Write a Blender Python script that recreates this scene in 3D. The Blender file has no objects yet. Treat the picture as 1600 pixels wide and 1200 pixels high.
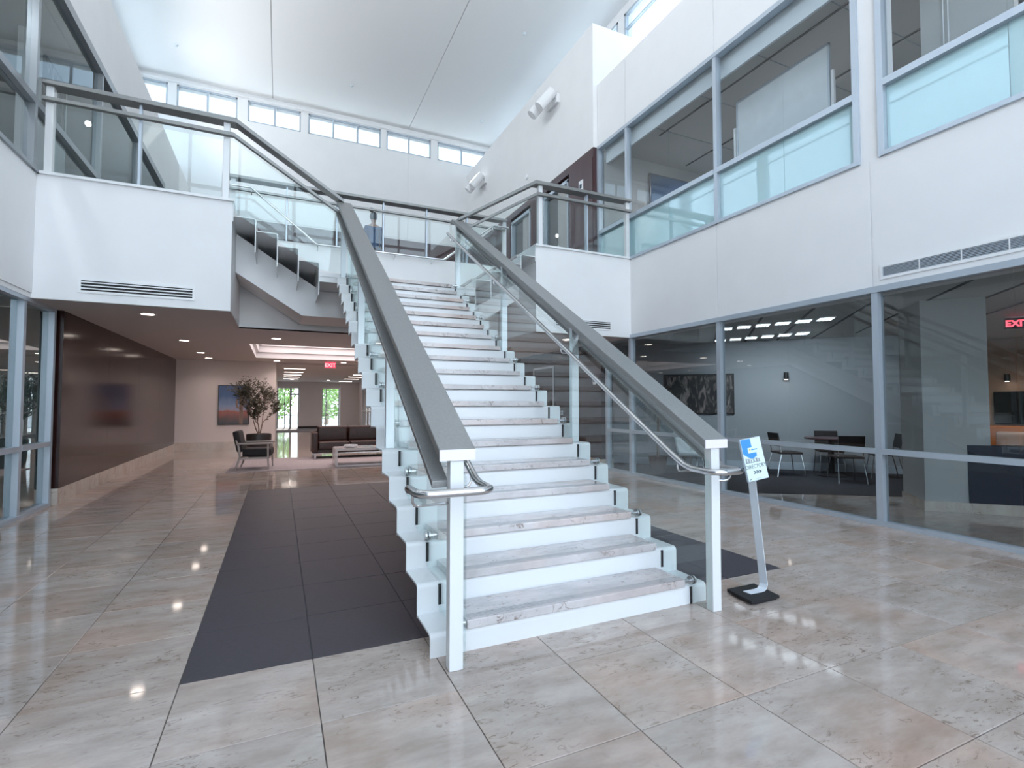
import bpy, bmesh, math, random
from mathutils import Vector, Matrix
random.seed(7)
sc = bpy.context.scene
COL = sc.collection
# ------------------------------------------------------------------ camera
EYE = 1.40
cam = bpy.data.cameras.new('camera'); camo = bpy.data.objects.new('camera', cam); COL.objects.link(camo)
cam.sensor_width = 36.0; cam.lens = 795.88/1600*36.0; cam.clip_start = .05; cam.clip_end = 400
Rm = Matrix(((0.90947, -0.016394, -0.415443), (-0.415767, -0.035109, -0.908793), (0.000313, 0.999249, -0.038747)))
camo.matrix_world = Matrix.Translation((0, 0, EYE)) @ Rm.to_4x4()
sc.camera = camo
# ------------------------------------------------------------------ world, portals, exposure
sc.view_settings.view_transform = 'Standard'; sc.view_settings.look = 'None'
sc.view_settings.gamma = 1.0; sc.view_settings.use_curve_mapping = False
sc.view_settings.exposure = 0.55
w = bpy.data.worlds.new('sky'); sc.world = w; w.use_nodes = True
wn = w.node_tree.nodes; wl = w.node_tree.links
for n in list(wn): wn.remove(n)
wo = wn.new('ShaderNodeOutputWorld'); wb = wn.new('ShaderNodeBackground')
tc = wn.new('ShaderNodeTexCoord'); sp = wn.new('ShaderNodeSeparateXYZ'); rp = wn.new('ShaderNodeValToRGB')
wl.new(tc.outputs['Generated'], sp.inputs[0]); wl.new(sp.outputs['Z'], rp.inputs[0])
rp.color_ramp.elements[0].position = 0.0; rp.color_ramp.elements[0].color = (0.86, 0.93, 1.0, 1)
rp.color_ramp.elements[1].position = 0.7; rp.color_ramp.elements[1].color = (0.62, 0.77, 1.0, 1)
wl.new(rp.outputs[0], wb.inputs[0]); wb.inputs[1].default_value = 3.1
wl.new(wb.outputs[0], wo.inputs[0])
def area(name, loc, rot, sx, sy, power, color=(1, 1, 1), portal=False):
    l = bpy.data.lights.new(name, 'AREA'); l.shape = 'RECTANGLE'; l.size = sx; l.size_y = sy
    l.energy = power; l.color = color
    if portal: l.cycles.is_portal = True
    o = bpy.data.objects.new(name, l); COL.objects.link(o); o.location = loc; o.rotation_euler = rot
    return o
PI = math.pi
sun = bpy.data.lights.new('sun', 'SUN'); sun.energy = 11.0; sun.angle = .02; sun.color = (1, .93, .84)
suno = bpy.data.objects.new('sun', sun); COL.objects.link(suno)
suno.rotation_euler = Vector((-.04, -math.cos(math.radians(38.5)), -math.sin(math.radians(38.5)))).to_track_quat('-Z', 'Y').to_euler()
YB = 17.7           # far wall
CX0, CX1 = -4.0, 7.55   # clerestory side planes
YE = -3.0           # entrance glazing plane, behind the camera
area('sky_portal', (1.775, YE-.12, 5.5), (-PI/2, 0, 0), 11.4, 11.0, 1, portal=True)
area('sky_portal', (1.775, YB+.2, 10.58), (PI/2, 0, 0), 11.4, .62, 1, portal=True)
area('sky_portal', (CX0-.15, 5.5, 9.75), (0, -PI/2, 0), 2.3, 17, 1, portal=True)
area('sky_portal', (CX1+.15, 5.5, 9.75), (0, PI/2, 0), 2.3, 17, 1, portal=True)
sc.cycles.max_bounces = 10; sc.cycles.diffuse_bounces = 4; sc.cycles.glossy_bounces = 4
sc.cycles.transparent_max_bounces = 24; sc.cycles.caustics_reflective = False; sc.cycles.caustics_refractive = False
sc.cycles.sample_clamp_indirect = 4.0; sc.cycles.use_denoising = True
try: sc.cycles.denoiser = 'OPENIMAGEDENOISE'
except Exception: pass

# ------------------------------------------------------------------ materials
def newmat(name):
    m = bpy.data.materials.new(name); m.use_nodes = True
    return m, m.node_tree.nodes, m.node_tree.links, m.node_tree.nodes['Principled BSDF']
def pm(name, col, rough=.5, metal=0.0, spec=.5, emit=None, estr=0.0, noise=0.0, nscale=20, bump=0.0, stretch=(1, 1, 1)):
    m, N, L, b = newmat(name)
    b.inputs['Base Color'].default_value = (*col, 1); b.inputs['Roughness'].default_value = rough
    b.inputs['Metallic'].default_value = metal; b.inputs['Specular IOR Level'].default_value = spec
    if emit:
        b.inputs['Emission Color'].default_value = (*emit, 1); b.inputs['Emission Strength'].default_value = estr
    if noise or bump:
        g = N.new('ShaderNodeNewGeometry'); mp = N.new('ShaderNodeMapping'); mp.inputs['Scale'].default_value = stretch
        L.new(g.outputs['Position'], mp.inputs[0])
        t = N.new('ShaderNodeTexNoise'); t.inputs['Scale'].default_value = nscale; t.inputs['Detail'].default_value = 5
        L.new(mp.outputs[0], t.inputs['Vector'])
        if noise:
            r = N.new('ShaderNodeValToRGB'); r.color_ramp.elements[0].position = .3; r.color_ramp.elements[1].position = .7
            r.color_ramp.elements[0].color = (*[c*(1-noise) for c in col], 1)
            r.color_ramp.elements[1].color = (*[min(1, c*(1+noise)) for c in col], 1)
            L.new(t.outputs[0], r.inputs[0]); L.new(r.outputs[0], b.inputs['Base Color'])
        if bump:
            bp = N.new('ShaderNodeBump'); bp.inputs['Strength'].default_value = bump; bp.inputs['Distance'].default_value = .01
            L.new(t.outputs[0], bp.inputs['Height']); L.new(bp.outputs[0], b.inputs['Normal'])
    return m
def glassmat(name, tint, ior=1.5, boost=1.0, milky=None, milk=0.0):
    m, N, L, b = newmat(name); N.remove(b); out = N['Material Output']
    fr = N.new('ShaderNodeFresnel'); fr.inputs[0].default_value = ior
    ge = N.new('ShaderNodeNewGeometry'); inv = N.new('ShaderNodeMath'); inv.operation = 'SUBTRACT'; inv.inputs[0].default_value = 1
    L.new(ge.outputs['Backfacing'], inv.inputs[1])
    mu = N.new('ShaderNodeMath'); mu.operation = 'MULTIPLY'; L.new(fr.outputs[0], mu.inputs[0]); L.new(inv.outputs[0], mu.inputs[1])
    mb = N.new('ShaderNodeMath'); mb.operation = 'MULTIPLY'; mb.use_clamp = True; mb.inputs[1].default_value = boost; L.new(mu.outputs[0], mb.inputs[0])
    tr = N.new('ShaderNodeBsdfTransparent'); tr.inputs[0].default_value = (*tint, 1)
    base = tr
    if milky:
        df = N.new('ShaderNodeBsdfDiffuse'); df.inputs[0].default_value = (*milky, 1)
        mm = N.new('ShaderNodeMixShader'); mm.inputs[0].default_value = milk
        L.new(tr.outputs[0], mm.inputs[1]); L.new(df.outputs[0], mm.inputs[2]); base = mm
    gl = N.new('ShaderNodeBsdfGlossy'); gl.inputs['Roughness'].default_value = 0.0; gl.inputs[0].default_value = (.95, 1, 1, 1)
    mx = N.new('ShaderNodeMixShader'); L.new(mb.outputs[0], mx.inputs[0]); L.new(base.outputs[0], mx.inputs[1]); L.new(gl.outputs[0], mx.inputs[2])
    L.new(mx.outputs[0], out.inputs[0])
    return m
def marble(name, joints=False, base=((.40, .33, .285), (.53, .455, .41)), rough=.06):
    m, N, L, b = newmat(name)
    g = N.new('ShaderNodeNewGeometry'); oi = N.new('ShaderNodeObjectInfo')
    ad = N.new('ShaderNodeVectorMath'); ad.operation = 'ADD'
    sc_ = N.new('ShaderNodeVectorMath'); sc_.operation = 'SCALE'; sc_.inputs['Scale'].default_value = 13.0 if not joints else 0.0
    L.new(oi.outputs['Random'], sc_.inputs[0]); L.new(g.outputs['Position'], ad.inputs[0]); L.new(sc_.outputs[0], ad.inputs[1])
    mp = N.new('ShaderNodeMapping'); mp.inputs['Scale'].default_value = (1.1, 3.0, 1.1); mp.inputs['Rotation'].default_value = (0, 0, .25)
    L.new(ad.outputs[0], mp.inputs[0])
    n1 = N.new('ShaderNodeTexNoise'); n1.inputs['Scale'].default_value = 2.6; n1.inputs['Detail'].default_value = 8; n1.inputs['Roughness'].default_value = .65
    L.new(mp.outputs[0], n1.inputs['Vector'])
    r1 = N.new('ShaderNodeValToRGB'); r1.color_ramp.elements[0].position = .34; r1.color_ramp.elements[1].position = .62
    r1.color_ramp.elements[0].color = (*base[0], 1); r1.color_ramp.elements[1].color = (*base[1], 1)
    L.new(n1.outputs[0], r1.inputs[0])
    # pinkish clouds
    n2 = N.new('ShaderNodeTexNoise'); n2.inputs['Scale'].default_value = 1.3; n2.inputs['Detail'].default_value = 3
    L.new(ad.outputs[0], n2.inputs['Vector'])
    r2 = N.new('ShaderNodeValToRGB'); r2.color_ramp.elements[0].position = .45; r2.color_ramp.elements[1].position = .72
    r2.color_ramp.elements[0].color = (1, 1, 1, 1); r2.color_ramp.elements[1].color = (1.0, .86, .79, 1)
    L.new(n2.outputs[0], r2.inputs[0])
    m1 = N.new('ShaderNodeMix'); m1.data_type = 'RGBA'; m1.blend_type = 'MULTIPLY'; m1.inputs[0].default_value = 1
    L.new(r1.outputs[0], m1.inputs[6]); L.new(r2.outputs[0], m1.inputs[7])
    # fossil flecks: thin rims of warped cells where a mask allows
    nw = N.new('ShaderNodeTexNoise'); nw.inputs['Scale'].default_value = 9; nw.inputs['Detail'].default_value = 3; L.new(ad.outputs[0], nw.inputs['Vector'])
    ws = N.new('ShaderNodeVectorMath'); ws.operation = 'SCALE'; ws.inputs['Scale'].default_value = .22; L.new(nw.outputs['Color'], ws.inputs[0])
    wa = N.new('ShaderNodeVectorMath'); wa.operation = 'ADD'; L.new(ad.outputs[0], wa.inputs[0]); L.new(ws.outputs[0], wa.inputs[1])
    wm = N.new('ShaderNodeMapping'); wm.inputs['Scale'].default_value = (.75, 1.5, 1); L.new(wa.outputs[0], wm.inputs[0])
    vo = N.new('ShaderNodeTexVoronoi'); vo.inputs['Scale'].default_value = 6.5; L.new(wm.outputs[0], vo.inputs['Vector'])
    rim = N.new('ShaderNodeValToRGB'); e = rim.color_ramp.elements
    e[0].position = .13; e[0].color = (0, 0, 0, 1); e[1].position = .20; e[1].color = (0, 0, 0, 1)
    k = e.new(.165); k.color = (1, 1, 1, 1)
    L.new(vo.outputs['Distance'], rim.inputs[0])
    nm = N.new('ShaderNodeTexNoise'); nm.inputs['Scale'].default_value = 3.4; nm.inputs['Detail'].default_value = 4; L.new(ad.outputs[0], nm.inputs['Vector'])
    rm = N.new('ShaderNodeValToRGB'); rm.color_ramp.elements[0].position = .46; rm.color_ramp.elements[1].position = .54
    L.new(nm.outputs[0], rm.inputs[0])
    mk = N.new('ShaderNodeMath'); mk.operation = 'MULTIPLY'; L.new(rim.outputs[0], mk.inputs[0]); L.new(rm.outputs[0], mk.inputs[1])
    # small dark specks
    ns = N.new('ShaderNodeTexNoise'); ns.inputs['Scale'].default_value = 14; ns.inputs['Detail'].default_value = 8; ns.inputs['Roughness'].default_value = .7; ns.inputs['Distortion'].default_value = .8; L.new(mp.outputs[0], ns.inputs['Vector'])
    rs = N.new('ShaderNodeValToRGB'); rs.color_ramp.elements[0].position = .555; rs.color_ramp.elements[1].position = .63
    L.new(ns.outputs[0], rs.inputs[0])
    mxx = N.new('ShaderNodeMath'); mxx.operation = 'MAXIMUM'; L.new(mk.outputs[0], mxx.inputs[0])
    nk = N.new('ShaderNodeTexNoise'); nk.inputs['Scale'].default_value = 1.7; nk.inputs['Detail'].default_value = 3; L.new(ad.outputs[0], nk.inputs['Vector'])
    rk = N.new('ShaderNodeValToRGB'); rk.color_ramp.elements[0].position = .42; rk.color_ramp.elements[1].position = .58; L.new(nk.outputs[0], rk.inputs[0])
    sk = N.new('ShaderNodeMath'); sk.operation = 'MULTIPLY'; L.new(rs.outputs[0], sk.inputs[0]); L.new(rk.outputs[0], sk.inputs[1])
    L.new(sk.outputs[0], mxx.inputs[1])
    mf = N.new('ShaderNodeMath'); mf.operation = 'MULTIPLY'; mf.inputs[1].default_value = .8; L.new(mxx.outputs[0], mf.inputs[0])
    m2 = N.new('ShaderNodeMix'); m2.data_type = 'RGBA'; L.new(mf.outputs[0], m2.inputs[0]); L.new(m1.outputs[2], m2.inputs[6])
    m2.inputs[7].default_value = (.22, .165, .13, 1)
    last = m2.outputs[2]
    # per tile tone
    hv = N.new('ShaderNodeHueSaturation'); mr = N.new('ShaderNodeMapRange'); mr.inputs[3].default_value = .93; mr.inputs[4].default_value = 1.06
    L.new(oi.outputs['Random'], mr.inputs[0]); L.new(mr.outputs[0], hv.inputs['Value']); L.new(last, hv.inputs['Color']); last = hv.outputs[0]
    if joints:
        br = N.new('ShaderNodeTexBrick'); br.offset = 0; br.inputs['Scale'].default_value = 1; br.inputs['Brick Width'].default_value = .622
        br.inputs['Row Height'].default_value = .622; br.inputs['Mortar Size'].default_value = .0022; br.inputs['Mortar Smooth'].default_value = 0
        bm_ = N.new('ShaderNodeMapping'); bm_.inputs['Location'].default_value = (.43+.622*20, -3.052+.622*20, 0)
        L.new(g.outputs['Position'], bm_.inputs[0]); L.new(bm_.outputs[0], br.inputs['Vector'])
        m3 = N.new('ShaderNodeMix'); m3.data_type = 'RGBA'; L.new(br.outputs['Fac'], m3.inputs[0]); L.new(last, m3.inputs[6]); m3.inputs[7].default_value = (.2, .17, .15, 1)
        last = m3.outputs[2]
    L.new(last, b.inputs['Base Color']); b.inputs['Roughness'].default_value = rough; b.inputs['Specular IOR Level'].default_value = .6
    return m
M = {}
M['wall'] = pm('white_plaster', (.84, .835, .84), .65, noise=.015, nscale=2)
M['roof'] = pm('white_bounce_roof', (.82, .82, .80), .8)  # for the added outer roofs that bounce daylight
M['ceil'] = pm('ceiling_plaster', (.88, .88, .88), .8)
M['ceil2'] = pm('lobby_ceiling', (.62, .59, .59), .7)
M['warmwall'] = pm('lobby_wall_paint', (.74, .68, .66), .6)
M['marble'] = marble('polished_fossil_limestone'); M['marblej'] = marble('polished_limestone_far', True)
M['mbase'] = marble('limestone_base', False, ((.50, .43, .38), (.62, .56, .50)), .12)
M['grout'] = pm('grout', (.16, .14, .13), .9)
M['darktile'] = pm('charcoal_tile', (.050, .045, .056), .5, noise=.22, nscale=26, stretch=(1, 7, 1), bump=.06)
M['darkgrout'] = pm('charcoal_grout', (.085, .08, .09), .7)
M['tread'] = marble('tread_limestone', False, ((.50, .47, .47), (.66, .62, .62)), .2)
M['steelw'] = pm('white_painted_steel', (.80, .81, .82), .28)
M['cap'] = pm('satin_grey_metal', (.27, .27, .265), .38, .35, noise=.06, nscale=60)
M['endlit'] = pm('lit_rail_end', (.86, .80, .82), .3)  # pinkish white of the entrance light put into the colour
M['stain'] = pm('brushed_stainless', (.62, .62, .63), .2, 1.0)
M['postp'] = pm('pale_satin_strip', (.74, .78, .84), .45, .1)
M['postm'] = pm('satin_aluminium_post', (.72, .76, .79), .3, .5)
M['alu'] = pm('anodised_aluminium', (.50, .56, .63), .35, .35)
M['alud'] = pm('grey_aluminium', (.33, .35, .37), .4, .4)
M['rubber'] = pm('black_rubber', (.015, .015, .017), .5)
M['wood'] = pm('dark_wenge_panel', (.026, .009, .008), .14, spec=.35, noise=.18, nscale=6, stretch=(1, 1, .15))
M['wood2'] = pm('dark_wood', (.075, .035, .038), .3, noise=.15, nscale=6, stretch=(1, 1, .15))
M['glass'] = glassmat('clear_glass', (.955, .985, .98), 1.5, 1.5)
M['gclear'] = glassmat('window_glass', (.95, .97, .97))
M['gcl'] = glassmat('clerestory_glass', (.66, .71, .73))
M['grefl'] = glassmat('storefront_glass', (.84, .87, .88), 1.5, 1.5)
M['gupl'] = glassmat('upper_left_glass', (.90, .93, .94), 1.5, .7)
M['gup'] = glassmat('upper_glass', (.93, .95, .96), 1.5, 1.2)
M['gdark'] = glassmat('tinted_storefront_glass', (.62, .72, .73), 1.5, 1.9)
M['aqua'] = glassmat('aqua_spandrel_glass', (.60, .86, .88), 1.5, 3.2, (.62, .83, .87), .66)
M['carpet'] = pm('charcoal_carpet', (.022, .024, .032), .95, noise=.3, nscale=200)
M['carpet2'] = pm('grey_carpet', (.13, .12, .13), .95, noise=.2, nscale=160)
M['grey'] = pm('mid_grey_wall', (.30, .33, .36), .7)
M['greyl'] = pm('light_grey_wall', (.47, .47, .46), .7)
M['tan'] = pm('tan_wall', (.38, .26, .19), .7)
M['navy'] = pm('navy_panel', (.010, .012, .028), .5)
M['black'] = pm('black_slot', (.01, .01, .012), .6)
M['white'] = pm('white_enamel', (.85, .85, .86), .35)
M['lamp'] = pm('lamp_diffuser', (1, .95, .9), .5, emit=(1, .86, .76), estr=9)
M['lampw'] = pm('strip_diffuser', (1, .95, .9), .5, emit=(1, .86, .78), estr=5)
M['lampc'] = pm('cool_louvre_light', (1, 1, 1), .5, emit=(.86, .93, 1), estr=2.4)
M['cove'] = pm('cove_light_panel', (1, .9, .88), .5, emit=(1, .86, .85), estr=1.1)
M['red'] = pm('exit_letters', (.8, .05, .08), .4, emit=(1, .08, .12), estr=2.2)
M['exitr'] = pm('exit_face_red', (.75, .06, .10), .4, emit=(1, .06, .14), estr=.5)
M['exitl'] = pm('exit_letters_pale', (.9, .6, .62), .4, emit=(1, .5, .55), estr=.7)
M['exitp'] = pm('exit_face', (.75, .45, .47), .4, emit=(1, .35, .4), estr=.25)
M['leather'] = pm('dark_brown_leather', (.040, .016, .012), .38, noise=.3, nscale=14, bump=.1)
M['uph'] = pm('black_upholstery', (.018, .016, .018), .75)
M['greywood'] = pm('pale_grey_wood', (.42, .38, .36), .45)
M['tablew'] = pm('white_table_lacquer', (.72, .68, .68), .2)
M['rug'] = pm('pale_rug', (.42, .37, .38), .95, noise=.18, nscale=45)
M['soil'] = pm('pot_soil', (.04, .03, .02), .9)
M['bark'] = pm('olive_bark', (.24, .17, .14), .85, noise=.3, nscale=40)
M['leaf'] = pm('olive_leaf', (.085, .085, .055), .6, noise=.35, nscale=9)
M['pot'] = pm('dark_planter', (.035, .03, .03), .4)
M['tree'] = pm('tree_foliage', (.17, .30, .07), .8, noise=.5, nscale=2.5)
M['pave'] = pm('sunlit_pavement', (.68, .66, .63), .9, noise=.1, nscale=1)
M['orange'] = pm('orange_upholstery', (.50, .19, .06), .7)
M['cream'] = pm('cream_cushion', (.45, .36, .32), .7)
M['screen'] = pm('tv_screen', (.006, .006, .007), .08)
M['chrome'] = pm('chrome', (.75, .75, .77), .12, 1.0)
M['board'] = pm('whiteboard', (.72, .76, .78), .25, noise=.04, nscale=5)
M['blueprint'] = pm('print_blue', (.06, .30, .72), .5)
M['paper'] = pm('print_white', (.72, .86, .84), .5)
M['ink'] = pm('print_ink', (.03, .05, .08), .5)
M['yellow'] = pm('print_gold', (.75, .48, .06), .5)
M['cloth'] = pm('blue_grey_jacket', (.035, .07, .15), .85)
M['hair'] = pm('dark_hair', (.02, .02, .03), .7)
M['skin'] = pm('skin', (.30, .20, .16), .6)
M['trouser'] = pm('dark_trousers', (.03, .035, .05), .85)
M['blind'] = pm('blind_fabric', (.70, .75, .78), .8)
M['frost'] = pm('matt_white_glazing_bar', (.82, .84, .84), .4)

# ------------------------------------------------------------------ mesh helpers
class MB:
    def __init__(s): s.v = []; s.f = []; s.mi = []
    def add(s, vs, fs, mi=0):
        o = len(s.v); s.v += [tuple(v) for v in vs]; s.f += [tuple(i+o for i in f) for f in fs]; s.mi += [mi]*len(fs); return s
    def box(s, x0, x1, y0, y1, z0, z1, mi=0):
        x0, x1 = sorted((x0, x1)); y0, y1 = sorted((y0, y1)); z0, z1 = sorted((z0, z1))
        return s.add([(x0, y0, z0), (x1, y0, z0), (x1, y1, z0), (x0, y1, z0), (x0, y0, z1), (x1, y0, z1), (x1, y1, z1), (x0, y1, z1)],
                     [(0, 3, 2, 1), (4, 5, 6, 7), (0, 1, 5, 4), (1, 2, 6, 5), (2, 3, 7, 6), (3, 0, 4, 7)], mi)
    def prism(s, poly, axis, a, b, mi=0):
        """poly: 2D points; axis: 'x' -> (y,z) pts, 'y' -> (x,z), 'z' -> (x,y)"""
        def P(p, t):
            return {'x': (t, p[0], p[1]), 'y': (p[0], t, p[1]), 'z': (p[0], p[1], t)}[axis]
        n = len(poly); vs = [P(p, a) for p in poly]+[P(p, b) for p in poly]
        fs = [tuple(range(n)), tuple(range(2*n-1, n-1, -1))]+[(i, i+n, (i+1) % n+n, (i+1) % n) for i in range(n)]
        return s.add(vs, fs, mi)
    def bar(s, p, q, w_, h_, up=(0, 0, 1), mi=0):
        """rectangular bar from p to q, w_ across, h_ along up"""
        p = Vector(p); q = Vector(q); d = (q-p).normalized(); side = d.cross(Vector(up)).normalized(); u = side.cross(d).normalized()
        c = []
        for e in (p, q):
            for a, b in ((-1, -1), (1, -1), (1, 1), (-1, 1)): c.append(e+side*a*w_/2+u*b*h_/2)
        return s.add(c, [(0, 1, 2, 3), (7, 6, 5, 4), (0, 4, 5, 1), (1, 5, 6, 2), (2, 6, 7, 3), (3, 7, 4, 0)], mi)
    def tube(s, pts, r, n=10, mi=0, radii=None, cap=True):
        pts = [Vector(p) for p in pts]; rings = []
        ref = None
        for i, p in enumerate(pts):
            if i == 0: d = pts[1]-pts[0]
            elif i == len(pts)-1: d = pts[-1]-pts[-2]
            else: d = (pts[i+1]-p).normalized()+(p-pts[i-1]).normalized()
            d.normalize()
            if ref is None: ref = Vector((0, 0, 1)) if abs(d.z) < .9 else Vector((1, 0, 0))
            a = d.cross(ref).normalized(); b = a.cross(d).normalized(); ref = b
            rr = radii[i] if radii else r
            rings.append([p+a*math.cos(2*PI*k/n)*rr+b*math.sin(2*PI*k/n)*rr for k in range(n)])
        vs = [v for R in rings for v in R]; fs = []
        for i in range(len(rings)-1):
            for k in range(n):
                fs.append((i*n+k, i*n+(k+1) % n, (i+1)*n+(k+1) % n, (i+1)*n+k))
        if cap: fs += [tuple(range(n-1, -1, -1)), tuple(range((len(rings)-1)*n, len(rings)*n))]
        return s.add(vs, fs, mi)
    def lathe(s, prof, c, n=20, mi=0):
        vs = []; fs = []
        for r, z in prof:
            for k in range(n): vs.append((c[0]+r*math.cos(2*PI*k/n), c[1]+r*math.sin(2*PI*k/n), c[2]+z))
        for i in range(len(prof)-1):
            for k in range(n): fs.append((i*n+k, i*n+(k+1) % n, (i+1)*n+(k+1) % n, (i+1)*n+k))
        fs += [tuple(range(n-1, -1, -1)), tuple(range((len(prof)-1)*n, len(prof)*n))]
        return s.add(vs, fs, mi)
    def rbox(s, x0, x1, y0, y1, z0, z1, r=.03, mi=0):
        """soft box: bevelled"""
        bm = bmesh.new(); bmesh.ops.create_cube(bm, size=1)
        for v in bm.verts: v.co = Vector(((x0+x1)/2+v.co.x*abs(x1-x0), (y0+y1)/2+v.co.y*abs(y1-y0), (z0+z1)/2+v.co.z*abs(z1-z0)))
        bmesh.ops.bevel(bm, geom=bm.edges[:], offset=r, segments=3, profile=.6, affect='EDGES')
        bm.verts.index_update(); s.add([v.co.copy() for v in bm.verts], [tuple(v.index for v in f.verts) for f in bm.faces], mi); bm.free()
        return s
    def build(s, name, mat, parent=None, smooth=False, bevel=0.0, loc=None, rot=None):
        me = bpy.data.meshes.new(name); me.from_pydata(s.v, [], s.f)
        mats = mat if isinstance(mat, (list, tuple)) else [mat]
        for m in mats: me.materials.append(M[m])
        if len(mats) > 1:
            for i, p in enumerate(me.polygons): p.material_index = s.mi[i]
        if smooth: me.polygons.foreach_set('use_smooth', [True]*len(me.polygons))
        me.validate(); me.update()
        o = bpy.data.objects.new(name, me); COL.objects.link(o)
        if parent is not None: o.parent = parent
        if loc: o.location = loc
        if rot: o.rotation_euler = rot
        if bevel:
            b = o.modifiers.new('bevel', 'BEVEL'); b.width = bevel; b.segments = 2; b.limit_method = 'ANGLE'
        if smooth:
            try: me.set_sharp_from_angle(angle=math.radians(40))
            except Exception: pass
        return o
def box(name, mat, dims, parent=None, **k):
    return MB().box(*dims).build(name, mat, parent, **k)
def tag(o, label=None, cat=None, group=None, kind=None):
    if label: o['label'] = label
    if cat: o['category'] = cat
    if group: o['group'] = group
    if kind: o['kind'] = kind
    return o
def thing(name, label, cat, loc=(0, 0, 0), rot=0, group=None):
    o = bpy.data.objects.new(name, None); COL.objects.link(o); o.location = loc; o.rotation_euler = (0, 0, rot)
    o.empty_display_size = .1
    return tag(o, label, cat, group)
def struct(name, mat, *boxes, parent=None):
    m = MB()
    for b in boxes: m.box(*b)
    o = m.build(name, mat, parent)
    if parent is None: o['kind'] = 'structure'
    return o
def sroot(name):
    o = bpy.data.objects.new(name, None); COL.objects.link(o); o['kind'] = 'structure'; return o
def dup(o, parent=None):
    c = o.copy(); COL.objects.link(c)
    if parent is not None: c.parent = parent
    for ch in list(o.children): dup(ch, c)
    return c
def arc(c, r, a0, a1, n, f):
    return [f(c[0]+r*math.cos(a0+(a1-a0)*i/n), c[1]+r*math.sin(a0+(a1-a0)*i/n)) for i in range(n+1)]

XL, XR = -2.82, 6.35
Z1, Z2, Z3, ZT = 2.71, 4.28, 7.08, 8.5     # lobby ceiling, upper floor, head of upper glazing, top of side walls
ZC = 11.15
# ================================================================== SETTING: floor
floor = sroot('floor')
T = .622; TX0, TY0 = -.43, 3.052
g = MB().box(TX0-4*T, XR, TY0-6*T, TY0+10*T, -.03, -.008)
g.build('floor_grout', 'grout', floor)
box('dark_grout_bed', 'darkgrout', (TX0+.002, TX0+7*T-.002, TY0+.002, TY0+10*T-.002, -.009, -.0055), floor)
def tile_mesh(name, mat, w_, d_):
    m = MB(); e = .0022; b = .0015
    x0, x1, y0, y1 = e, w_-e, e, d_-e
    vs = [(x0, y0, -.012), (x1, y0, -.012), (x1, y1, -.012), (x0, y1, -.012), (x0, y0, -b), (x1, y0, -b), (x1, y1, -b), (x0, y1, -b),
          (x0+b, y0+b, 0), (x1-b, y0+b, 0), (x1-b, y1-b, 0), (x0+b, y1-b, 0)]
    fs = [(8, 9, 10, 11)]+[(i, (i+1) % 4, (i+1) % 4+4, i+4) for i in range(4)]+[(i+4, (i+1) % 4+4, (i+1) % 4+8, i+8) for i in range(4)]
    m.add(vs, fs); return m.build(name, mat, floor)
protoA = tile_mesh('floor_tile', 'marble', T, T); protoB = tile_mesh('dark_floor_tile', 'darktile', T, T); protoC = tile_mesh('floor_tile', 'marble', .555, T)
firstA = firstB = firstC = True
Ri = Rm.transposed()
def proj(p):
    c = Ri @ (Vector(p)-Vector((0, 0, EYE)))
    if c.z > -.05: return None
    return 800+795.88*c.x/-c.z, 600-795.88*c.y/-c.z
stuff_t = MB(); nA = 0
for j in range(-6, 10):
    for i in range(-4, 11):
        x = TX0+i*T; y = TY0+j*T; last = i == 10
        if last: wd = XR-x
        dark = 0 <= i < 7 and j >= 0
        pts = [proj((x+a*T, y+b*T, 0)) for a in (0, 1) for b in (0, 1)]
        vis = any(p and -20 < p[0] < 1620 and p[1] < 1230 for p in pts)
        if not vis: 
            if not dark:
                stuff_t.box(x+.002, x+(min(T, XR-x))-.002, y+.002, y+T-.002, -.012, 0)
            continue
        if dark: src, first = protoB, firstB
        elif last: src, first = protoC, firstC
        else: src, first = protoA, firstA
        if first: o = src
        else:
            o = src.copy(); COL.objects.link(o); o.parent = floor
        if dark: firstB = False
        elif last: firstC = False
        else: firstA = False; nA += 1
        o.location = (x, y, random.uniform(-.0004, 0))
        if last: o.scale = (wd/.555, 1, 1)
o = stuff_t.build('floor_tile_surround', 'marble', floor); o['kind'] = 'stuff'
box('far_floor', 'marblej', (XL-.3, XR+.05, TY0+10*T, 27.0, -.03, 0), floor)
box('corridor_carpet', 'carpet2', (-.2, 6.3, 27.0, 33, -.03, .004), floor)
box('entrance_floor', 'marblej', (XL-1.2, XR+1.2, YE-.2, TY0-6*T, -.03, 0), floor)
struct('terrain_pavement', 'pave', (-60, 60, -60, 90, -.2, -.04))
# ================================================================== SETTING: slabs and ceilings
SX0, SX1 = -.65, 4.22         # stair opening
YF = 8.2; YO = 9.95
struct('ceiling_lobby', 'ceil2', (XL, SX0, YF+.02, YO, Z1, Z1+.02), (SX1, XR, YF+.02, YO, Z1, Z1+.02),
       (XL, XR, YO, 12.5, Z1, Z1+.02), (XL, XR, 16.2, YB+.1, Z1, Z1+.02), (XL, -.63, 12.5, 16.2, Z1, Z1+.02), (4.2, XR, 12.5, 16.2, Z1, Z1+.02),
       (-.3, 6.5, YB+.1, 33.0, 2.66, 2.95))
struct('floor_upper', 'wall', (XL, SX0, YF, YO, Z1+.02, Z2), (SX1, XR, YF, YO, Z1+.02, Z2),
       (XL, XR, YO+.02, 12.5, Z1+.02, Z2), (XL, XR, 16.2, YB+.1, Z1+.02, Z2), (XL, -.63, 12.5, 16.2, Z1+.02, Z2), (4.2, XR, 12.5, 16.2, Z1+.02, Z2),
       (-.63, 4.2, 12.5, 16.2, 3.4, Z2))
struct('trim_fascia', 'wall', (XL, SX0, YF-.02, YF, Z1, Z2), (SX1, XR, YF-.02, YF, Z1, Z2))
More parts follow.
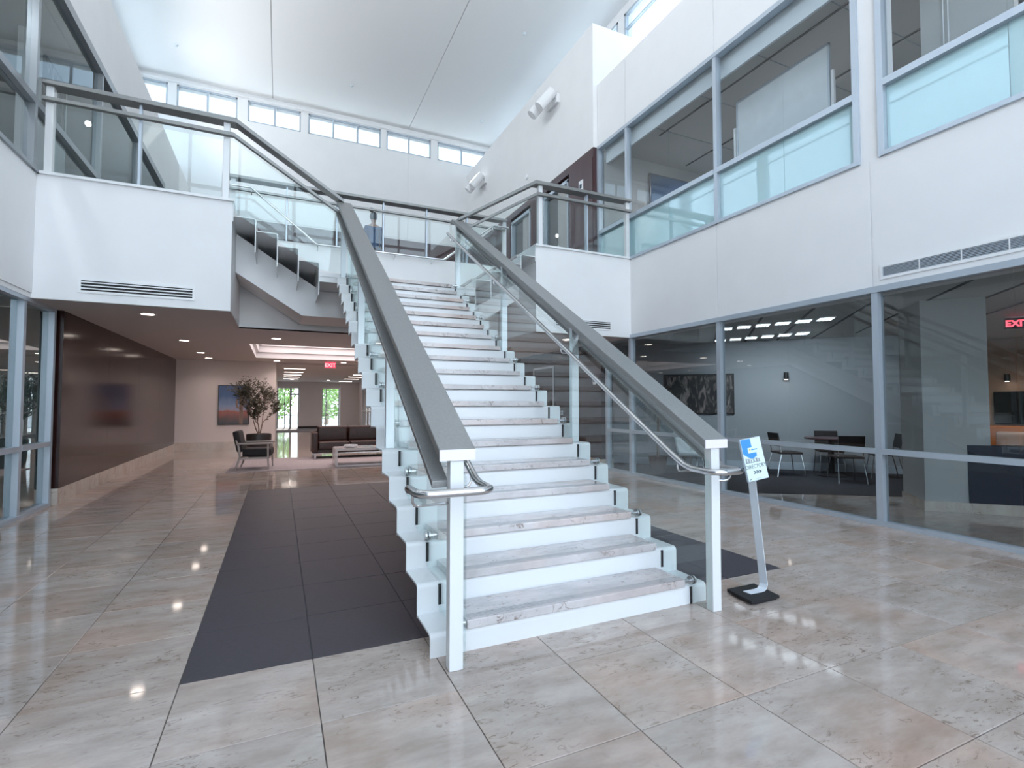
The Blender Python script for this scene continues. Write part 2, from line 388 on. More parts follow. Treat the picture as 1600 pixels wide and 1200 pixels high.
struct('floor_balcony', 'carpet2', (XL+.05, SX0-.05, YF+.1, YO, Z2, Z2+.006), (SX1+.05, XR-.05, YF+.1, YO, Z2, Z2+.006), (XL, XR, YO+.3, YB, Z2, Z2+.006))
struct('trim_fascia_cap', 'steelw', (XL+.02, SX0+.02, YF-.06, YF+.1, Z2, Z2+.035), (SX1-.02, XR-.02, YF-.06, YF+.1, Z2, Z2+.035))
# cove skylight in the lobby ceiling
cv = thing('ceiling_cove', 'long rectangular recessed ceiling light with stepped bright pink-white edges', 'ceiling light')
m = MB()
for k, (in_, z0, z1) in enumerate(((0, Z1, Z1+.16), (.07, Z1+.16, Z1+.34), (.14, Z1+.34, Z1+.5))):
    a0, a1, b0, b1 = -.63+in_, 4.2-in_, 12.5+in_, 16.2-in_; t = .02+in_
    m.box(-.63, a0+.02, 12.5, 16.2, z0, z1).box(a1-.02, 4.2, 12.5, 16.2, z0, z1).box(a0, a1, 12.5, b0+.02, z0, z1).box(a0, a1, b1-.02, 16.2, z0, z1)
m.build('cove_edge', 'white', cv)
box('diffuser', 'cove', (-.45, 4.0, 12.68, 16.0, Z1+.5, Z1+.52), cv)
# main ceiling: three panels with open joints, roof above
struct('ceiling', 'grout', (CX0-.3, CX1+.3, YE-.3, YB+.3, ZC+.03, ZC+.3))
cp = bpy.data.objects['ceiling']
for x0, x1 in ((CX0-.2, -.347), (-.333, 4.023), (4.037, CX1+.2)): 
    for y0, y1 in ((YE-.2, 6.0), (6.0, YB+.2)): box('ceiling_panel', 'ceil', (x0, x1, y0, y1, ZC, ZC+.03), cp)
struct('ceiling_bounce_roof', 'roof', (CX1+.25, 15, YE, 24, 8.3, 8.5), (CX0-.25, -12, YE, 24, 8.3, 8.5), (CX0-.25, CX1+.25, YB+.25, 26, 8.6, 8.8), (-12, 15, YB+.3, YB+.5, Z3, 8.4))  # unseen outer roofs, added to bounce daylight up onto the ceiling
# ================================================================== SETTING: right side walls
struct('wall_right', 'wall', (XR, XR+.3, YE, YF+1.11, Z1, Z2), (XR, CX1, YE, 9.31, Z3, ZT),
       (XR-.0, XR+.3, 3.53, 3.75, Z2, Z3), (XR-.12, XR+.3, 9.31, YB, Z3, 9.9), (XR+.3, CX1, 9.31, 9.5, ZT, 9.9),
       (XR, CX1+.3, 9.5, YB, 9.88, 9.9))
struct('wall_left', 'wall', (XL-.3, XL, YE, YF, Z1, Z2), (CX0, XL, YE, YB, Z3, ZT), (XL-.3, XL, 15.6, YB, Z2, Z3), (XL-.25, XL-.0, YF, YB, Z1+.02, Z2))
# slim recessed joints drawn as real grooves between wall panels (proud sheets)
for x, s_, nm in ((XR, -1, 'wall_right'), (XL, 1, 'wall_left')):
    P = bpy.data.objects[nm]
    for y0, y1 in ((YE, -1.13), (-1.12, 1.24), (1.25, 3.64), (3.65, 5.97), (5.98, YF-.02)):
        box('wall_panel', 'wall', (x, x+s_*.012, y0+.004, y1-.004, Z1+.06, Z2), P)
    for y0, y1 in ((YE, -1.13), (-1.12, 1.24), (1.25, 3.64), (3.65, 5.97), (5.98, 8.3), (8.31, 9.30 if s_ < 0 else 10.9)):
        box('wall_panel', 'wall', (x, x+s_*.012, y0+.004, y1-.004, Z3+.02, ZT), P)
# far wall
cl = [(-3.9, -3.16, 1), (-2.93, -1.33, 2), (-1.04, .5, 2), (.73, 3.07, 3), (3.27, 4.85, 2), (5.11, 6.95, 2)]
wz0, wz1 = 10.27, 10.95
xs = [CX0-.3]+[v for a, b, n in cl for v in (a, b)]+[CX1+.3]
bx = [(CX0-.3, CX1+.3, YB, YB+.25, 7.15, wz0), (CX0-.3, CX1+.3, YB, YB+.25, wz1, ZC+.1)]
for k in range(0, len(xs), 2): bx.append((xs[k], xs[k+1], YB, YB+.25, wz0, wz1))
struct('wall_back', 'wall', *bx)
PB = bpy.data.objects['wall_back']
for x0, x1 in ((XL, -.345), (-.335, 4.025), (4.035, XR-.12)): box('wall_panel', 'wall', (x0, x1-.0, YB-.012, YB, 7.2, wz0-.06), PB)
struct('wall_back_lower', 'warmwall', (XL-.3, -.1, YB, YB+.25, 0, Z1+.02))
struct('wall_back_upper', 'wood2', (XL, XR, YB, YB+.2, Z2, 7.15))
struct('baseboard_back', 'mbase', (XL, -.1, YB-.02, YB, 0, .25))
struct('trim_clerestory', 'wall', (CX0, CX1, YB-.1, YB, wz1+.02, wz1+.07))
# clerestory windows, far wall
wn_ = 0
def win_y(x0, x1, n, z0, z1, Y):
    global wn_; wn_ += 1
    r = sroot('window_%d' % wn_); f = .045
    MB().box(x0, x1, Y+.02, Y+.1, z0, z0+f).box(x0, x1, Y+.02, Y+.1, z1-f, z1).box(x0, x0+f, Y+.02, Y+.1, z0, z1).box(x1-f, x1, Y+.02, Y+.1, z0, z1).build('window_frame', 'alu', r)
    for k in range(n):
        a = x0+(x1-x0)*k/n; b = x0+(x1-x0)*(k+1)/n
        if k: box('mullion', 'alu', (a-.03, a+.03, Y+.02, Y+.1, z0+f, z1-f), r)
        box('blind_cassette', 'blind', (a+.04, b-.04, Y+.07, Y+.12, z1-.13, z1-f), r)
        box('pane', 'gcl', (a+.02, b-.02, Y+.13, Y+.14, z0+.02, z1-.02), r)
for a, b, n in cl: win_y(a, b, n, wz0, wz1, YB)
# clerestory windows, sides
def win_x(X, s_, y0, y1, z0, z1):
    global wn_; wn_ += 1
    r = sroot('window_%d' % wn_); f = .06
    X0, X1 = X, X+s_*.08
    MB().box(X0, X1, y0, y1, z0, z0+f).box(X0, X1, y0, y1, z1-f, z1).box(X0, X1, y0, y0+f, z0, z1).box(X0, X1, y1-f, y1, z0, z1).build('window_frame', 'alu', r)
    box('transom', 'alu', (X0, X1, y0+f, y1-f, z1-.42, z1-.39), r)
    box('pane', 'gcl', (X+s_*.04, X+s_*.05, y0+.02, y1-.02, z0+.02, z1-.02), r)
side_bays = [(-2.9, -1.25), (-.95, 1.1), (1.4, 3.45), (3.75, 5.85), (6.15, 9.9), (10.15, 13.4), (13.7, 17.4)]
for X, s_, nm in ((CX0, -1, 'wall_left_clerestory'), (CX1, 1, 'wall_right_clerestory')):
    bx = [(X, X+s_*.25, YE, YB, 10.95, ZC+.1), (X, X+s_*.25, YE, YB, 8.2, 8.6)]
    ys = [YE]+[v for b in side_bays for v in b]+[YB]
    for k in range(0, len(ys), 2): bx.append((X, X+s_*.25, ys[k], ys[k+1], 8.6, 10.95))
    struct(nm, 'wall', *bx)
    for y0, y1 in side_bays: win_x(X, s_, y0, y1, 8.6, 10.95)
# entrance glazing behind the camera
wn_ += 1; r = sroot('window_%d' % wn_); m = MB()
for x in (-3.9, -2.8, -1.35, .4, 2.1, 3.8, 4.9, 6.35, 7.4): m.box(x-.04, x+.04, YE-.08, YE+.04, 0, ZC)
for z in (.05, 2.5, 4.28, 7.1, 8.6, 10.9): m.box(CX0, CX1, YE-.08, YE+.04, z-.05, z+.05)
m.build('window_frame', 'alu', r)
box('pane', 'gclear', (CX0, CX1, YE-.03, YE-.02, 0, ZC), r)
struct('wall_entrance', 'wall', (CX0-.3, -2.8, YE-.1, YE, Z1, Z2), (6.35, CX1+.3, YE-.1, YE, Z1, Z2))

# ================================================================== SETTING: storefront glazing
def glazing(X, s_, ys, z0, z1, tr, pane, lowpane=None, seams=(), mw=.07, dep=.11, trh=.06, head=.07, sill=.05, matf='alu'):
    """X: inner face plane; s_: direction pointing into the atrium"""
    global wn_; wn_ += 1
    r = sroot('window_%d' % wn_)
    xi, xo = X+s_*.035, X-s_*(dep-.035)
    for y in ys: box('mullion', matf, (xi, xo, y-mw/2, y+mw/2, z0, z1), r)
    a, b = min(ys), max(ys)
    box('head_rail', matf, (xi+s_*.01, xo, a, b, z1-head, z1), r)
    box('sill_rail', matf, (xi+s_*.01, xo, a, b, z0, z0+sill), r)
    ye = sorted(ys); allp = []
    for k in range(len(ye)-1):
        cuts = [ye[k]+mw/2]+[q for q in seams if ye[k] < q < ye[k+1]]+[ye[k+1]-mw/2]
        if tr: box('transom', matf, (xi+s_*.006, xo, ye[k]+mw/2, ye[k+1]-mw/2, tr-trh/2, tr+trh/2), r)
        for c in range(len(cuts)-1):
            p0, p1 = cuts[c]+.003, cuts[c+1]-.003
            if tr:
                box('pane', pane, (X-s_*.03, X-s_*.04, p0, p1, tr+trh/2, z1-head), r)
                box('pane', lowpane or pane, (X-s_*.03, X-s_*.04, p0, p1, z0+sill, tr-trh/2), r)
            else: box('pane', pane, (X-s_*.03, X-s_*.04, p0, p1, z0+sill, z1-head), r)
    return r
# right: ground floor
glazing(XR, -1, [-3+.05, -1.12, 1.25, 3.62, 5.96, 8.2, 9.0], 0, Z1+.06, .85, 'grefl', seams=(4.79, 7.1, 2.4, .1))
# left: ground floor
glazing(XL-.05, 1, [-3+.05, -1.12, 1.25, 3.62, 5.96, 8.1, 9.02], 0, Z1+.02, .85, 'gdark')
# right: upper floor
glazing(XR, -1, [3.78, 5.96, 8.27, 9.27], Z2, Z3, 5.14, 'gup', 'aqua', seams=(4.79, 7.1), trh=.08)
glazing(XR, -1, [-3+.05, -1.12, 1.25, 3.50], Z2, Z3, 5.14, 'gup', 'aqua', seams=(2.37, .1), trh=.08)
# left: upper floor
glazing(XL, 1, [-3+.05, -1.12, 1.25, 3.62, 5.96, 8.05, 10.5, 13.0, 15.55], Z2, Z3, 5.14, 'gupl', trh=.09, head=.14, matf='alud')
struct('trim_soffit', 'blind', (XR+.16, XR+.2, YE, 3.5, 6.72, Z3), (XR+.16, XR+.2, 3.78, 9.25, 6.72, Z3))
# ---------------- rooms behind the right glazing
struct('ceiling_cafe', 'greyl', (XR+.08, 14.2, YE, 12.0, 2.78, 2.8))
struct('floor_cafe', 'marblej', (XR+.02, 14.2, YE, 12, -.03, 0))
cf = MB(); cf.prism([(6.0+.5, 5.95), (8.62, 4.56), (8.9, 4.8), (14.1, 4.8), (14.1, 12), (6.5, 12)], 'z', .001, .006)
o = cf.build('floor_cafe_carpet', 'carpet'); o['kind'] = 'structure'
dw = MB(); dw.prism([(6.5, 10.86), (11.31, 6.05), (14.0, 6.05), (14.0, 6.2), (11.4, 6.2), (6.6, 11.0)], 'z', 0, 2.8)
o = dw.build('wall_cafe_back', 'grey'); o['kind'] = 'structure'
bw = MB(); bw.prism([(6.5, 10.845), (11.30, 6.04), (11.3, 6.0), (6.45, 10.82)], 'z', .006, .16)
o = bw.build('baseboard_cafe', 'alu'); o['kind'] = 'structure'
struct('wall_cafe_side', 'tan', (13.9, 14.0, YE, 6.2, 0, 2.8))
struct('floor_cafe_slab', 'wall', (XR+.3, 14.2, YE, 12, 2.8, Z2), (XR+.3, 14.2, YE-.2, YE, 0, 7.1), (XR+.3, 14.2, 12, 12.2, 0, 7.1))
struct('wall_room_right', 'greyl', (10.2, 10.3, YE, 9.3, Z2, 7.0), (XR+.1, 10.3, 9.22, 9.30, Z2, 7.0), (7.5, 10.3, 3.42, 3.5, Z2, 7.0))
struct('wall_room_partition', 'greyl', (7.2, 7.3, 2.62, 3.5, Z2, 7.0))
rc = struct('ceiling_room_right', 'greyl', (XR+.2, 10.3, YE, 9.3, 7.0, 7.05))
struct('floor_room_right', 'carpet2', (XR+.1, 10.3, YE, 9.3, Z2, Z2+.01))
struct('trim_ceiling_slot', 'black', (7.12, 7.15, 3.6, 8.2, 6.985, 7.0), (8.6, 8.63, 3.6, 9.0, 6.985, 7.0))
m = MB()
for y in (4.4, 5.6, 6.8, 8.0): m.box(XR+.3, 10.2, y, y+.012, 6.99, 7.0)
o = m.build('trim_ceiling_grid', 'grey'); o['kind'] = 'structure'
# column with navy dado behind the third bay
d = Vector((1, -1)).normalized()
def rot45(name, mat, c, u0, u1, v0, v1, z0, z1, parent=None):
    """box in a frame with origin c, u along (1,-1), v along (1,1)"""
    e1 = Vector((.7071, -.7071)); e2 = Vector((.7071, .7071)); c = Vector(c)
    P = [c+e1*a+e2*b for a, b in ((u0, v0), (u1, v0), (u1, v1), (u0, v1))]
    o = MB().prism([(p.x, p.y) for p in P], 'z', z0, z1).build(name, mat, parent)
    if parent is None: o['kind'] = 'structure'
    return o
rot45('wall_cafe_column', 'greyl', (7.75, 3.88), 0, .70, 0, .78, 0, 2.8)
rot45('baseboard_column', 'mbase', (7.75, 3.88), -.015, 3.2, -.015, .79, 0, .13)
rot45('wall_cafe_dado', 'navy', (7.75, 3.88), .46, 3.2, -.01, .14, .13, .87)
# ceiling slots in the cafe, at 45 degrees
m = MB()
for off in (.4, 1.29, 2.17, 3.09, 4.0, 4.9, 5.8):
    x0 = 6.5; p = Vector((x0, x0-off, 2.776)); L_ = 5.2
    m.bar(p, p+Vector((L_*.7071, L_*.7071, 0)), .035, .012)
o = m.build('trim_cafe_ceiling_slots', 'black'); o['kind'] = 'structure'
# ---------------- rooms behind the left glazing
struct('wall_room_left', 'greyl', (-6.2, -6.1, YE, 16, Z2, 7.05), (-6.2, XL-.1, 15.9, 16, Z2, 7.05), (-6.2, -6.1, YE, 12, 0, Z1), (-6.2, XL-.1, 9.1, 9.2, 0, Z1))
struct('ceiling_room_left', 'greyl', (-6.2, XL-.08, YE, 16, 7.0, 7.06), (-6.2, XL-.1, YE, 12, Z1+.02, Z2))
struct('floor_room_left', 'carpet2', (-6.2, XL-.1, YE, 12, -.03, 0), (-6.2, XL-.1, 12, 16, Z2-.1, Z2))
struct('wall_room_left_end', 'wall', (-6.2, XL-.1, YE-.1, YE, 0, 7.06))
# ---------------- lobby beyond: dark timber panelling with stone base, both sides
for s_, X, nm in ((1, XL+.04, 'left'), (-1, XR-.08, 'right')):
    o = struct('wall_panelling_'+nm, 'wood', (X, X-s_*.3, 9.12, YB, .22, Z1))
    edges = [9.10, 11.25, 13.4, 15.55, YB]
    for k in range(4): box('timber_panel', 'wood', (X, X+s_*.012, edges[k]+.002, edges[k+1]-.002, .23, Z1-.01), o)
    struct('baseboard_'+nm, 'mbase', (X+s_*.006, X-s_*.3, 9.10, YB, 0, .22))
# corridor beyond the lobby
struct('wall_corridor_left', 'warmwall', (-.35, -.1, YB+.25, 33, 0, 2.7))
struct('wall_corridor_right', 'warmwall', (4.35, 4.5, 21.8, 24.5, 0, 2.7), (4.35, 4.5, 30.5, 33, 0, 2.7), (5.6, 5.8, 17.9, 33, 0, 2.7), (XR-.4, XR, YB, 18.0, 0, 2.7))
glz = glazing(4.4, -1, [24.6, 25.6, 26.6, 27.6, 28.6, 29.6, 30.4], 0, 2.66, 1.0, 'grefl', matf='white')
struct('wall_corridor_end', 'warmwall', (1.05, 2.28, 31.6, 32.1, 0, 2.7), (3.28, 4.5, 31.6, 32.1, 0, 2.7), (-.3, 4.5, 31.9, 32.1, 2.28, 2.7))
struct('baseboard_corridor', 'black', (1.0, 2.32, 31.57, 31.6, 0, .1))
wn_ += 1; r = sroot('window_%d' % wn_)
MB().box(-.1, -.04, 31.95, 32.02, 0, 2.3).box(.28, .32, 31.95, 32.02, 0, 2.3).box(.56, .66, 31.95, 32.02, 0, 2.3).box(1.0, 1.05, 31.95, 32.02, 0, 2.3).box(-.1, 1.05, 31.95, 32.02, .72, .76).box(.6, 1.05, 31.95, 32.02, 1.9, 1.98).build('window_frame', 'alud', r)
box('pane', 'gclear', (-.1, 1.05, 31.98, 31.99, 0, 2.3), r)
wn_ += 1; r = sroot('window_%d' % wn_)
MB().box(2.28, 2.33, 31.95, 32.02, 0, 2.3).box(2.5, 2.54, 31.95, 32.02, 0, 2.3).box(3.22, 3.28, 31.95, 32.02, 0, 2.3).box(2.28, 3.28, 31.95, 32.02, .70, .75).build('window_frame', 'alud', r)
box('pane', 'gclear', (2.28, 3.28, 31.98, 31.99, 0, 2.3), r)

# ================================================================== THE STAIR
R_, G_, Y0 = .1783, .2952, 2.7724
A0, A1 = .777, 2.793       # plate outer edges
GL, GR = .918, 2.652       # glass planes
NS = 19
ZL = NS*R_                 # landing 3.388
stair = thing('staircase', 'wide central straight stair of white folded steel plates with grey stone treads', 'staircase')
def folded(ya, yb, zb, zt, t=.012, rr=.03):
    """profile (y,z) of a riser at ya from zb to zt with rounded nosing and tread plate to yb"""
    out = [(ya, zb)]
    for i in range(6):
        a = PI-(PI/2)*i/5; out.append((ya+rr+rr*math.cos(a), zt-rr+rr*math.sin(a)))
    out += [(yb, zt), (yb, zt-t)]
    r2 = rr-t
    for i in range(6):
        a = PI/2+(PI/2)*i/5; out.append((ya+rr+r2*math.cos(a), zt-rr+r2*math.sin(a)))
    out.append((ya+t, zb))
    return out
ST = .05
for k in range(NS-1):
    ya = Y0+k*G_+.008
    zb = 0.0 if k == 0 else k*R_-ST-.02
    MB().prism(folded(ya, ya+G_+.012, zb, (k+1)*R_-ST), 'x', A0, A1).build('folded_step_plate', 'steelw', stair)
k = NS-1; ya = Y0+k*G_+.008
MB().prism(folded(ya, ya+.1, k*R_-ST-.02, ZL-ST), 'x', A0, A1).build('folded_step_plate', 'steelw', stair)
tm = MB().rbox(.985, 2.585, 0, G_+.012, -ST, 0, .006)
t0 = tm.build('stone_tread', 'tread', stair); t0.location = (0, Y0-.012, R_)
for k in range(1, NS-1):
    c = t0.copy(); COL.objects.link(c); c.parent = stair; c.location = (0, Y0-.012+k*G_, (k+1)*R_)
# non slip grooves near nosings
gm = MB()
for q in (.035, .05, .065, .08): gm.box(1.0, 2.57, q, q+.004, -.0005, .0006)
g0 = gm.build('tread_groove', 'alud', t0)
for o in [c for c in stair.children if c.name.startswith('stone_tread') and c is not t0]:
    c = g0.copy(); COL.objects.link(c); c.parent = o
# landing
box('landing_stone', 'tread', (.985, 2.585, Y0+18*G_-.012, YO, ZL-ST, ZL), stair)
LX0, LX1 = .528, 3.042
box('landing_plate', 'steelw', (LX0, LX1, YF, YO, ZL-.13, ZL-ST), stair)
box('landing_edge', 'steelw', (LX0, LX1, YF-.012, YF, ZL-.03-.02, ZL+.01), stair)
# spine and landing beam
sp_ = MB(); s0 = (Y0+.6, .05); 
sp_.prism([(Y0+.25, 0.0), (Y0+.25+.0, .07), (8.9, ZL-.36), (8.9, ZL-.62), (Y0+.75, 0.0)], 'x', 1.5, 2.07)
sp_.build('spine_beam', 'steelw', stair)
sb = MB(); sb.box(.9, 2.67, 8.9, 9.9, 2.83, 3.255)
sb.build('landing_beam', 'wall', stair)
# rubber gaskets where the glass passes the plates
gk = MB().box(-.009, .009, -.004, .004, -.125, -.0); g1 = gk.build('glass_slot', 'rubber', stair)
first = True
for k in range(NS):
    for X in (GL, GR):
        o = g1 if first else g1.copy()
        if not first: COL.objects.link(o); o.parent = stair
        first = False
        o.location = (X, Y0+k*G_+.006, (k+1)*R_-ST-.012)
box('opening_back_wall', 'wall', (SX0, SX1, YO, YO+.02, Z1, Z2), stair)

def side_flight(name, label, mir):
    t = thing(name, label, 'staircase')
    f = (lambda x: x) if not mir else (lambda x: 3.57-x)
    xs_ = [.528, .237, -.053, -.345, -.637]
    for k in range(5):
        zt = ZL+(k+1)*R_-ST*.0
        x = xs_[k]; xn = xs_[k+1] if k < 4 else SX0-.03
        zl = ZL+k*R_
        if k < 4:
            pr = [(x, zl-.33), (x-.012, zl-.33), (x-.012, zt-.04), (x-.03, zt-.024), (xn, zt-.024), (xn, zt-.012), (x-.03, zt-.012), (x-.01, zt-.02), (x, zt-.035)]
            pr = [(f(a), b) for a, b in pr]
            MB().prism(pr, 'y', YF-.01, YO).build('folded_step_plate', 'steelw', t)
            box('stone_tread', 'tread', (f(x-.0), f(xn+.0), YF+.16, YO-.16, zt-.012, zt+.035), t)
        else:
            box('riser_plate', 'steelw', (f(x), f(x-.012), YF-.01, YO, zl-.1, Z2+.035), t)
    poly = [(-.648, 3.44), (.318, 2.83), (.90, 2.83), (.90, 3.255), (.635, 3.255), (.486, 3.33), (-.648, 4.04)]
    MB().prism([(f(a), b) for a, b in poly], 'y', 8.9, 9.9).build('stringer_beam', 'wall', t)
    return t
side_flight('staircase', 'short upper stair flight climbing left from the landing to the left balcony', False)
side_flight('staircase', 'short upper stair flight climbing right from the landing to the right balcony', True)

# ================================================================== BALUSTRADES
SL = R_/G_
def clamp(parent, X, Y, Z, inward):
    m = MB(); a = 1 if inward > 0 else -1
    m.tube([(X-.018, Y, Z), (X-.006, Y, Z)], .030, 18).tube([(X+.006, Y, Z), (X+.018, Y, Z)], .030, 18).tube([(X, Y, Z), (X+a*.07, Y, Z)], .010, 10)
    return m.build('glass_clamp', 'stain', parent, smooth=True)
def main_rail(label, mir, xo=.625):
    t = thing('balustrade', label, 'balustrade')
    f = (lambda x: x) if not mir else (lambda x: 3.583-x)
    s_ = -1 if mir else 1
    a0, a1 = .766, .970; YN = 2.593; YT = 8.16; zc = 1.158; zt = zc+(YT-YN)*SL; th = .06
    # cap rail
    m = MB(); pf = [(YN, zc), (YT, zt), (YT+.10, zt), (YT+.10, zt-th), (YT, zt-th), (YN, zc-th)]
    m.prism(pf, 'x', f(a0), f(a1)); cpr = m.build('cap_rail', 'cap', t, bevel=.006)
    box('lit_end_face', 'endlit', (f(a0+.002), f(a1-.002), YN-.006, YN+.001, zc-th+.001, zc-.001), cpr)  # end face painted pale for the entrance light it faces
    # mid rail, on the outside of the posts
    m = MB(); dz = .20; pf = [(YN+.06, zc-dz+.03), (YT-.05, zt-dz), (YT+.0, zt-dz), (YT+.0, zt-dz-.035), (YT-.04, zt-dz-.035), (YN+.06, zc-dz-.007)]
    m.prism(pf, 'x', f(.745), f(.835)); m.build('mid_rail', 'cap', t, bevel=.004)
    # posts
    ps = [2.60, 4.40, 6.17, 8.12]
    for i, y in enumerate(ps):
        zb = 0 if i == 0 else (math.floor((y+.09-Y0)/G_)+1)*R_-ST
        ztp = zc+(y-YN)*SL-th+.01
        if i == 3: ztp = zt-th
        m = MB().box(f(.830), f(.906), y, y+.062 if i in (0, 3) else y+.055, min(zb, ZL-.05), ztp)
        m.build('post', 'steelw' if i == 0 else 'postm', t, bevel=.003)
    # glass, in panels between posts, passing through the plates
    cuts = [2.60, 4.43, 6.20, 8.14]
    X = GL
    for i in range(3):
        ya, yb = cuts[i]+.006, cuts[i+1]-.006
        zl = lambda y: max(.012, .04+(y-Y0)*SL-.045)
        zh = lambda y: zc+(y-YN)*SL-.16
        pf = [(ya, zl(ya)), (yb, zl(yb)), (yb, zh(yb)), (ya, zh(ya))]
        if i == 0: pf = [(ya, .012), (Y0+.1, .012), (yb, zl(yb)), (yb, zh(yb)), (ya, zh(ya))]
        MB().prism(pf, 'x', f(X-.006), f(X+.006)).build('glass_panel', 'glass', t)
    for k in range(0, NS, 2): clamp(t, f(GL), Y0+k*G_+.012, (k+1)*R_-.018, s_)
    # handrail tube
    r = .0215; xi = 1.02; yf = 2.45; zh = .955
    tube = [(f(xi), 8.25, 4.30), (f(xi), 2.86, 1.045), (f(xi), 2.79, 1.008), (f(xi), 2.73, .978), (f(xi), 2.66, .960), (f(xi), yf+.10, zh)]
    for i in range(1, 7):
        a = i/6*PI/2; tube.append((f(xi-.08+.08*math.cos(a)), yf+.08-.08*math.sin(a), zh))
    tube.append((f(xo+.08), yf, zh))
    for i in range(1, 6):
        a = i/6*PI/2; tube.append((f(xo+.08-.08*math.sin(a)), yf+.08-.08*math.cos(a), zh))
    tube.append((f(xo), yf+.22, zh))
    h = MB().tube(tube, r, 14).build('handrail', 'stain', t, smooth=True)
    brs = [((xi, 2.80), 1), ((xi, 4.43), 1), ((xi, 6.2), 1), ((xi, 8.1), 1)]
    for (x, y), _ in brs:
        z = 1.0+(y-2.78)*SL*1.0
        MB().tube([(f(x), y, z-.01), (f(x), y, z-.06), (f(x-.012), y, z-.082), (f(x-.035), y, z-.09), (f(.90), y, z-.09)], .007, 8).build('bracket', 'stain', h, smooth=True)
    MB().tube([(f(xo), yf+.13, zh-.01), (f(xo), yf+.13, zh-.055), (f(xo+.012), yf+.14, zh-.075), (f(xo+.035), yf+.15, zh-.082), (f(.84), 2.63, zh-.082)], .007, 8).build('bracket', 'stain', h, smooth=True)
    return t
main_rail('left glass balustrade of the central stair with thick grey cap rail and wrapped steel handrail', False)
main_rail('right glass balustrade of the central stair, its end post beside the directory sign', True, .755)

def upper_rail(label, mir):
    """front guard of balcony plus sloped guard of the side flight, in the fascia plane"""
    t = thing('balustrade', label, 'balustrade')
    f = (lambda x: x) if not mir else (lambda x: 3.57-x)
    xa, xb, xc = XL+.06, -.62, .86; zt = 5.47; zs = 4.545; th = .05
    Y = YF-.0
    pf = [(xa, zt), (xb, zt), (xc, zs), (xc, zs-th), (xb, zt-th-.015), (xa, zt-th)]
    MB().prism([(f(a), b) for a, b in pf], 'y', Y-.10, Y+.10).build('cap_rail', 'cap', t, bevel=.005)
    d_ = .215; pf = [(xa, zt-d_), (xb-.03, zt-d_), (xc-.02, zs-d_), (xc-.02, zs-d_-.045), (xb-.03, zt-d_-.055), (xa, zt-d_-.045)]
    MB().prism([(f(a), b) for a, b in pf], 'y', Y-.105, Y-.035).build('mid_rail', 'cap', t, bevel=.004)
    for x in (xa+.06, -.74): MB().box(f(x-.04), f(x+.04), Y-.035, Y+.05, Z2+.035, zt-th).build('post', 'steelw', t, bevel=.003)
    MB().box(f(-1.77), f(-1.74), Y-.03, Y+.05, Z2+.035, zt-th).build('slim_post', 'alu', t)
    for a, b in ((xa+.11, -1.78), (-1.73, -.79)): box('glass_panel', 'glass', (f(a), f(b), Y-.006, Y+.006, Z2+.036, zt-.24), t)
    pf = [(-.69, Z2-.02), (-.655, Z2-.02), (-.60, 4.12), (.25, 3.60), (.56, 3.43), (.86, 3.41), (.86, zs-d_-.02), (xb, zt-d_-.02), (-.69, zt-d_-.02)]
    MB().prism([(f(a), b) for a, b in pf], 'y', Y-.018, Y-.030).build('glass_panel', 'glass', t)
    return t
upper_rail('glass guard along the left balcony edge continuing down the left upper flight', False)
upper_rail('glass guard along the right balcony edge continuing down the right upper flight', True)
# rear guard
t = thing('balustrade', 'long straight glass guard behind the stair landing in front of the person', 'balustrade')
YR = 10.15
MB().box(-.92, 4.49, YR-.10, YR+.10, 5.39, 5.44).build('cap_rail', 'cap', t, bevel=.005)
MB().box(-.88, 4.45, YR-.09, YR-.03, 5.18, 5.215).build('mid_rail', 'cap', t, bevel=.003)
px_ = [-.8+.875*i for i in range(7)]
for i, x in enumerate(px_):
    w2 = .04 if i in (0, 6) else .014
    MB().box(x-w2, x+w2, YR-.03, YR+.04, 4.33, 5.39).build('post', 'steelw' if i in (0, 6) else 'alu', t)
for i in range(6): box('glass_panel', 'glass', (px_[i]+.03, px_[i+1]-.03, YR-.006, YR+.006, 4.34, 5.19), t)
box('kerb', 'wall', (-.9, 4.47, YO+.02, YR+.12, Z2, 4.335), t)
hz = [(-.85, 5.17), (-.5, 5.17), (.58, 4.31), (2.99, 4.31), (4.07, 5.17), (4.42, 5.17)]
yh = YO-.09
h = MB().tube([(x, yh, z) for x, z in hz], .021, 12).build('handrail', 'stain', t, smooth=True)
for x, z in ((-.5, 5.17), (.6, 4.31), (1.2, 4.31), (2.0, 4.31), (2.75, 4.31), (4.05, 5.15)):
    MB().tube([(x, yh, z), (x, yh, z-.07), (x, yh+.09, z-.09)], .008, 8).build('bracket', 'stain', h)

# ================================================================== VENTS
def linear_vent(x0, x1, label):
    t = thing('air_vent', label, 'vent')
    Y = YF-.02
    box('backing', 'black', (x0+.02, x1-.02, Y-.003, Y, 2.845, 2.985), t)
    MB().box(x0, x1, Y-.012, Y-.001, 2.82, 2.85).box(x0, x1, Y-.012, Y-.001, 2.98, 3.01).box(x0, x0+.03, Y-.012, Y-.001, 2.85, 2.98).box(x1-.03, x1, Y-.012, Y-.001, 2.85, 2.98).build('vent_frame', 'white', t)
    for z in (2.872, 2.912, 2.952): box('slat', 'white', (x0+.03, x1-.03, Y-.012, Y-.003, z, z+.014), t)
linear_vent(-2.36, -1.08, 'slotted white air vent on the fascia under the left balcony')
linear_vent(4.6, 5.87, 'slotted white air vent on the fascia under the right balcony, behind the handrail')
t = thing('air_vent', 'long grey louvred air grille in the right wall above the ground floor glazing', 'vent')
X = XR-.012
box('backing', 'black', (X-.003, X, .52, 3.52, 2.87, 2.985), t)
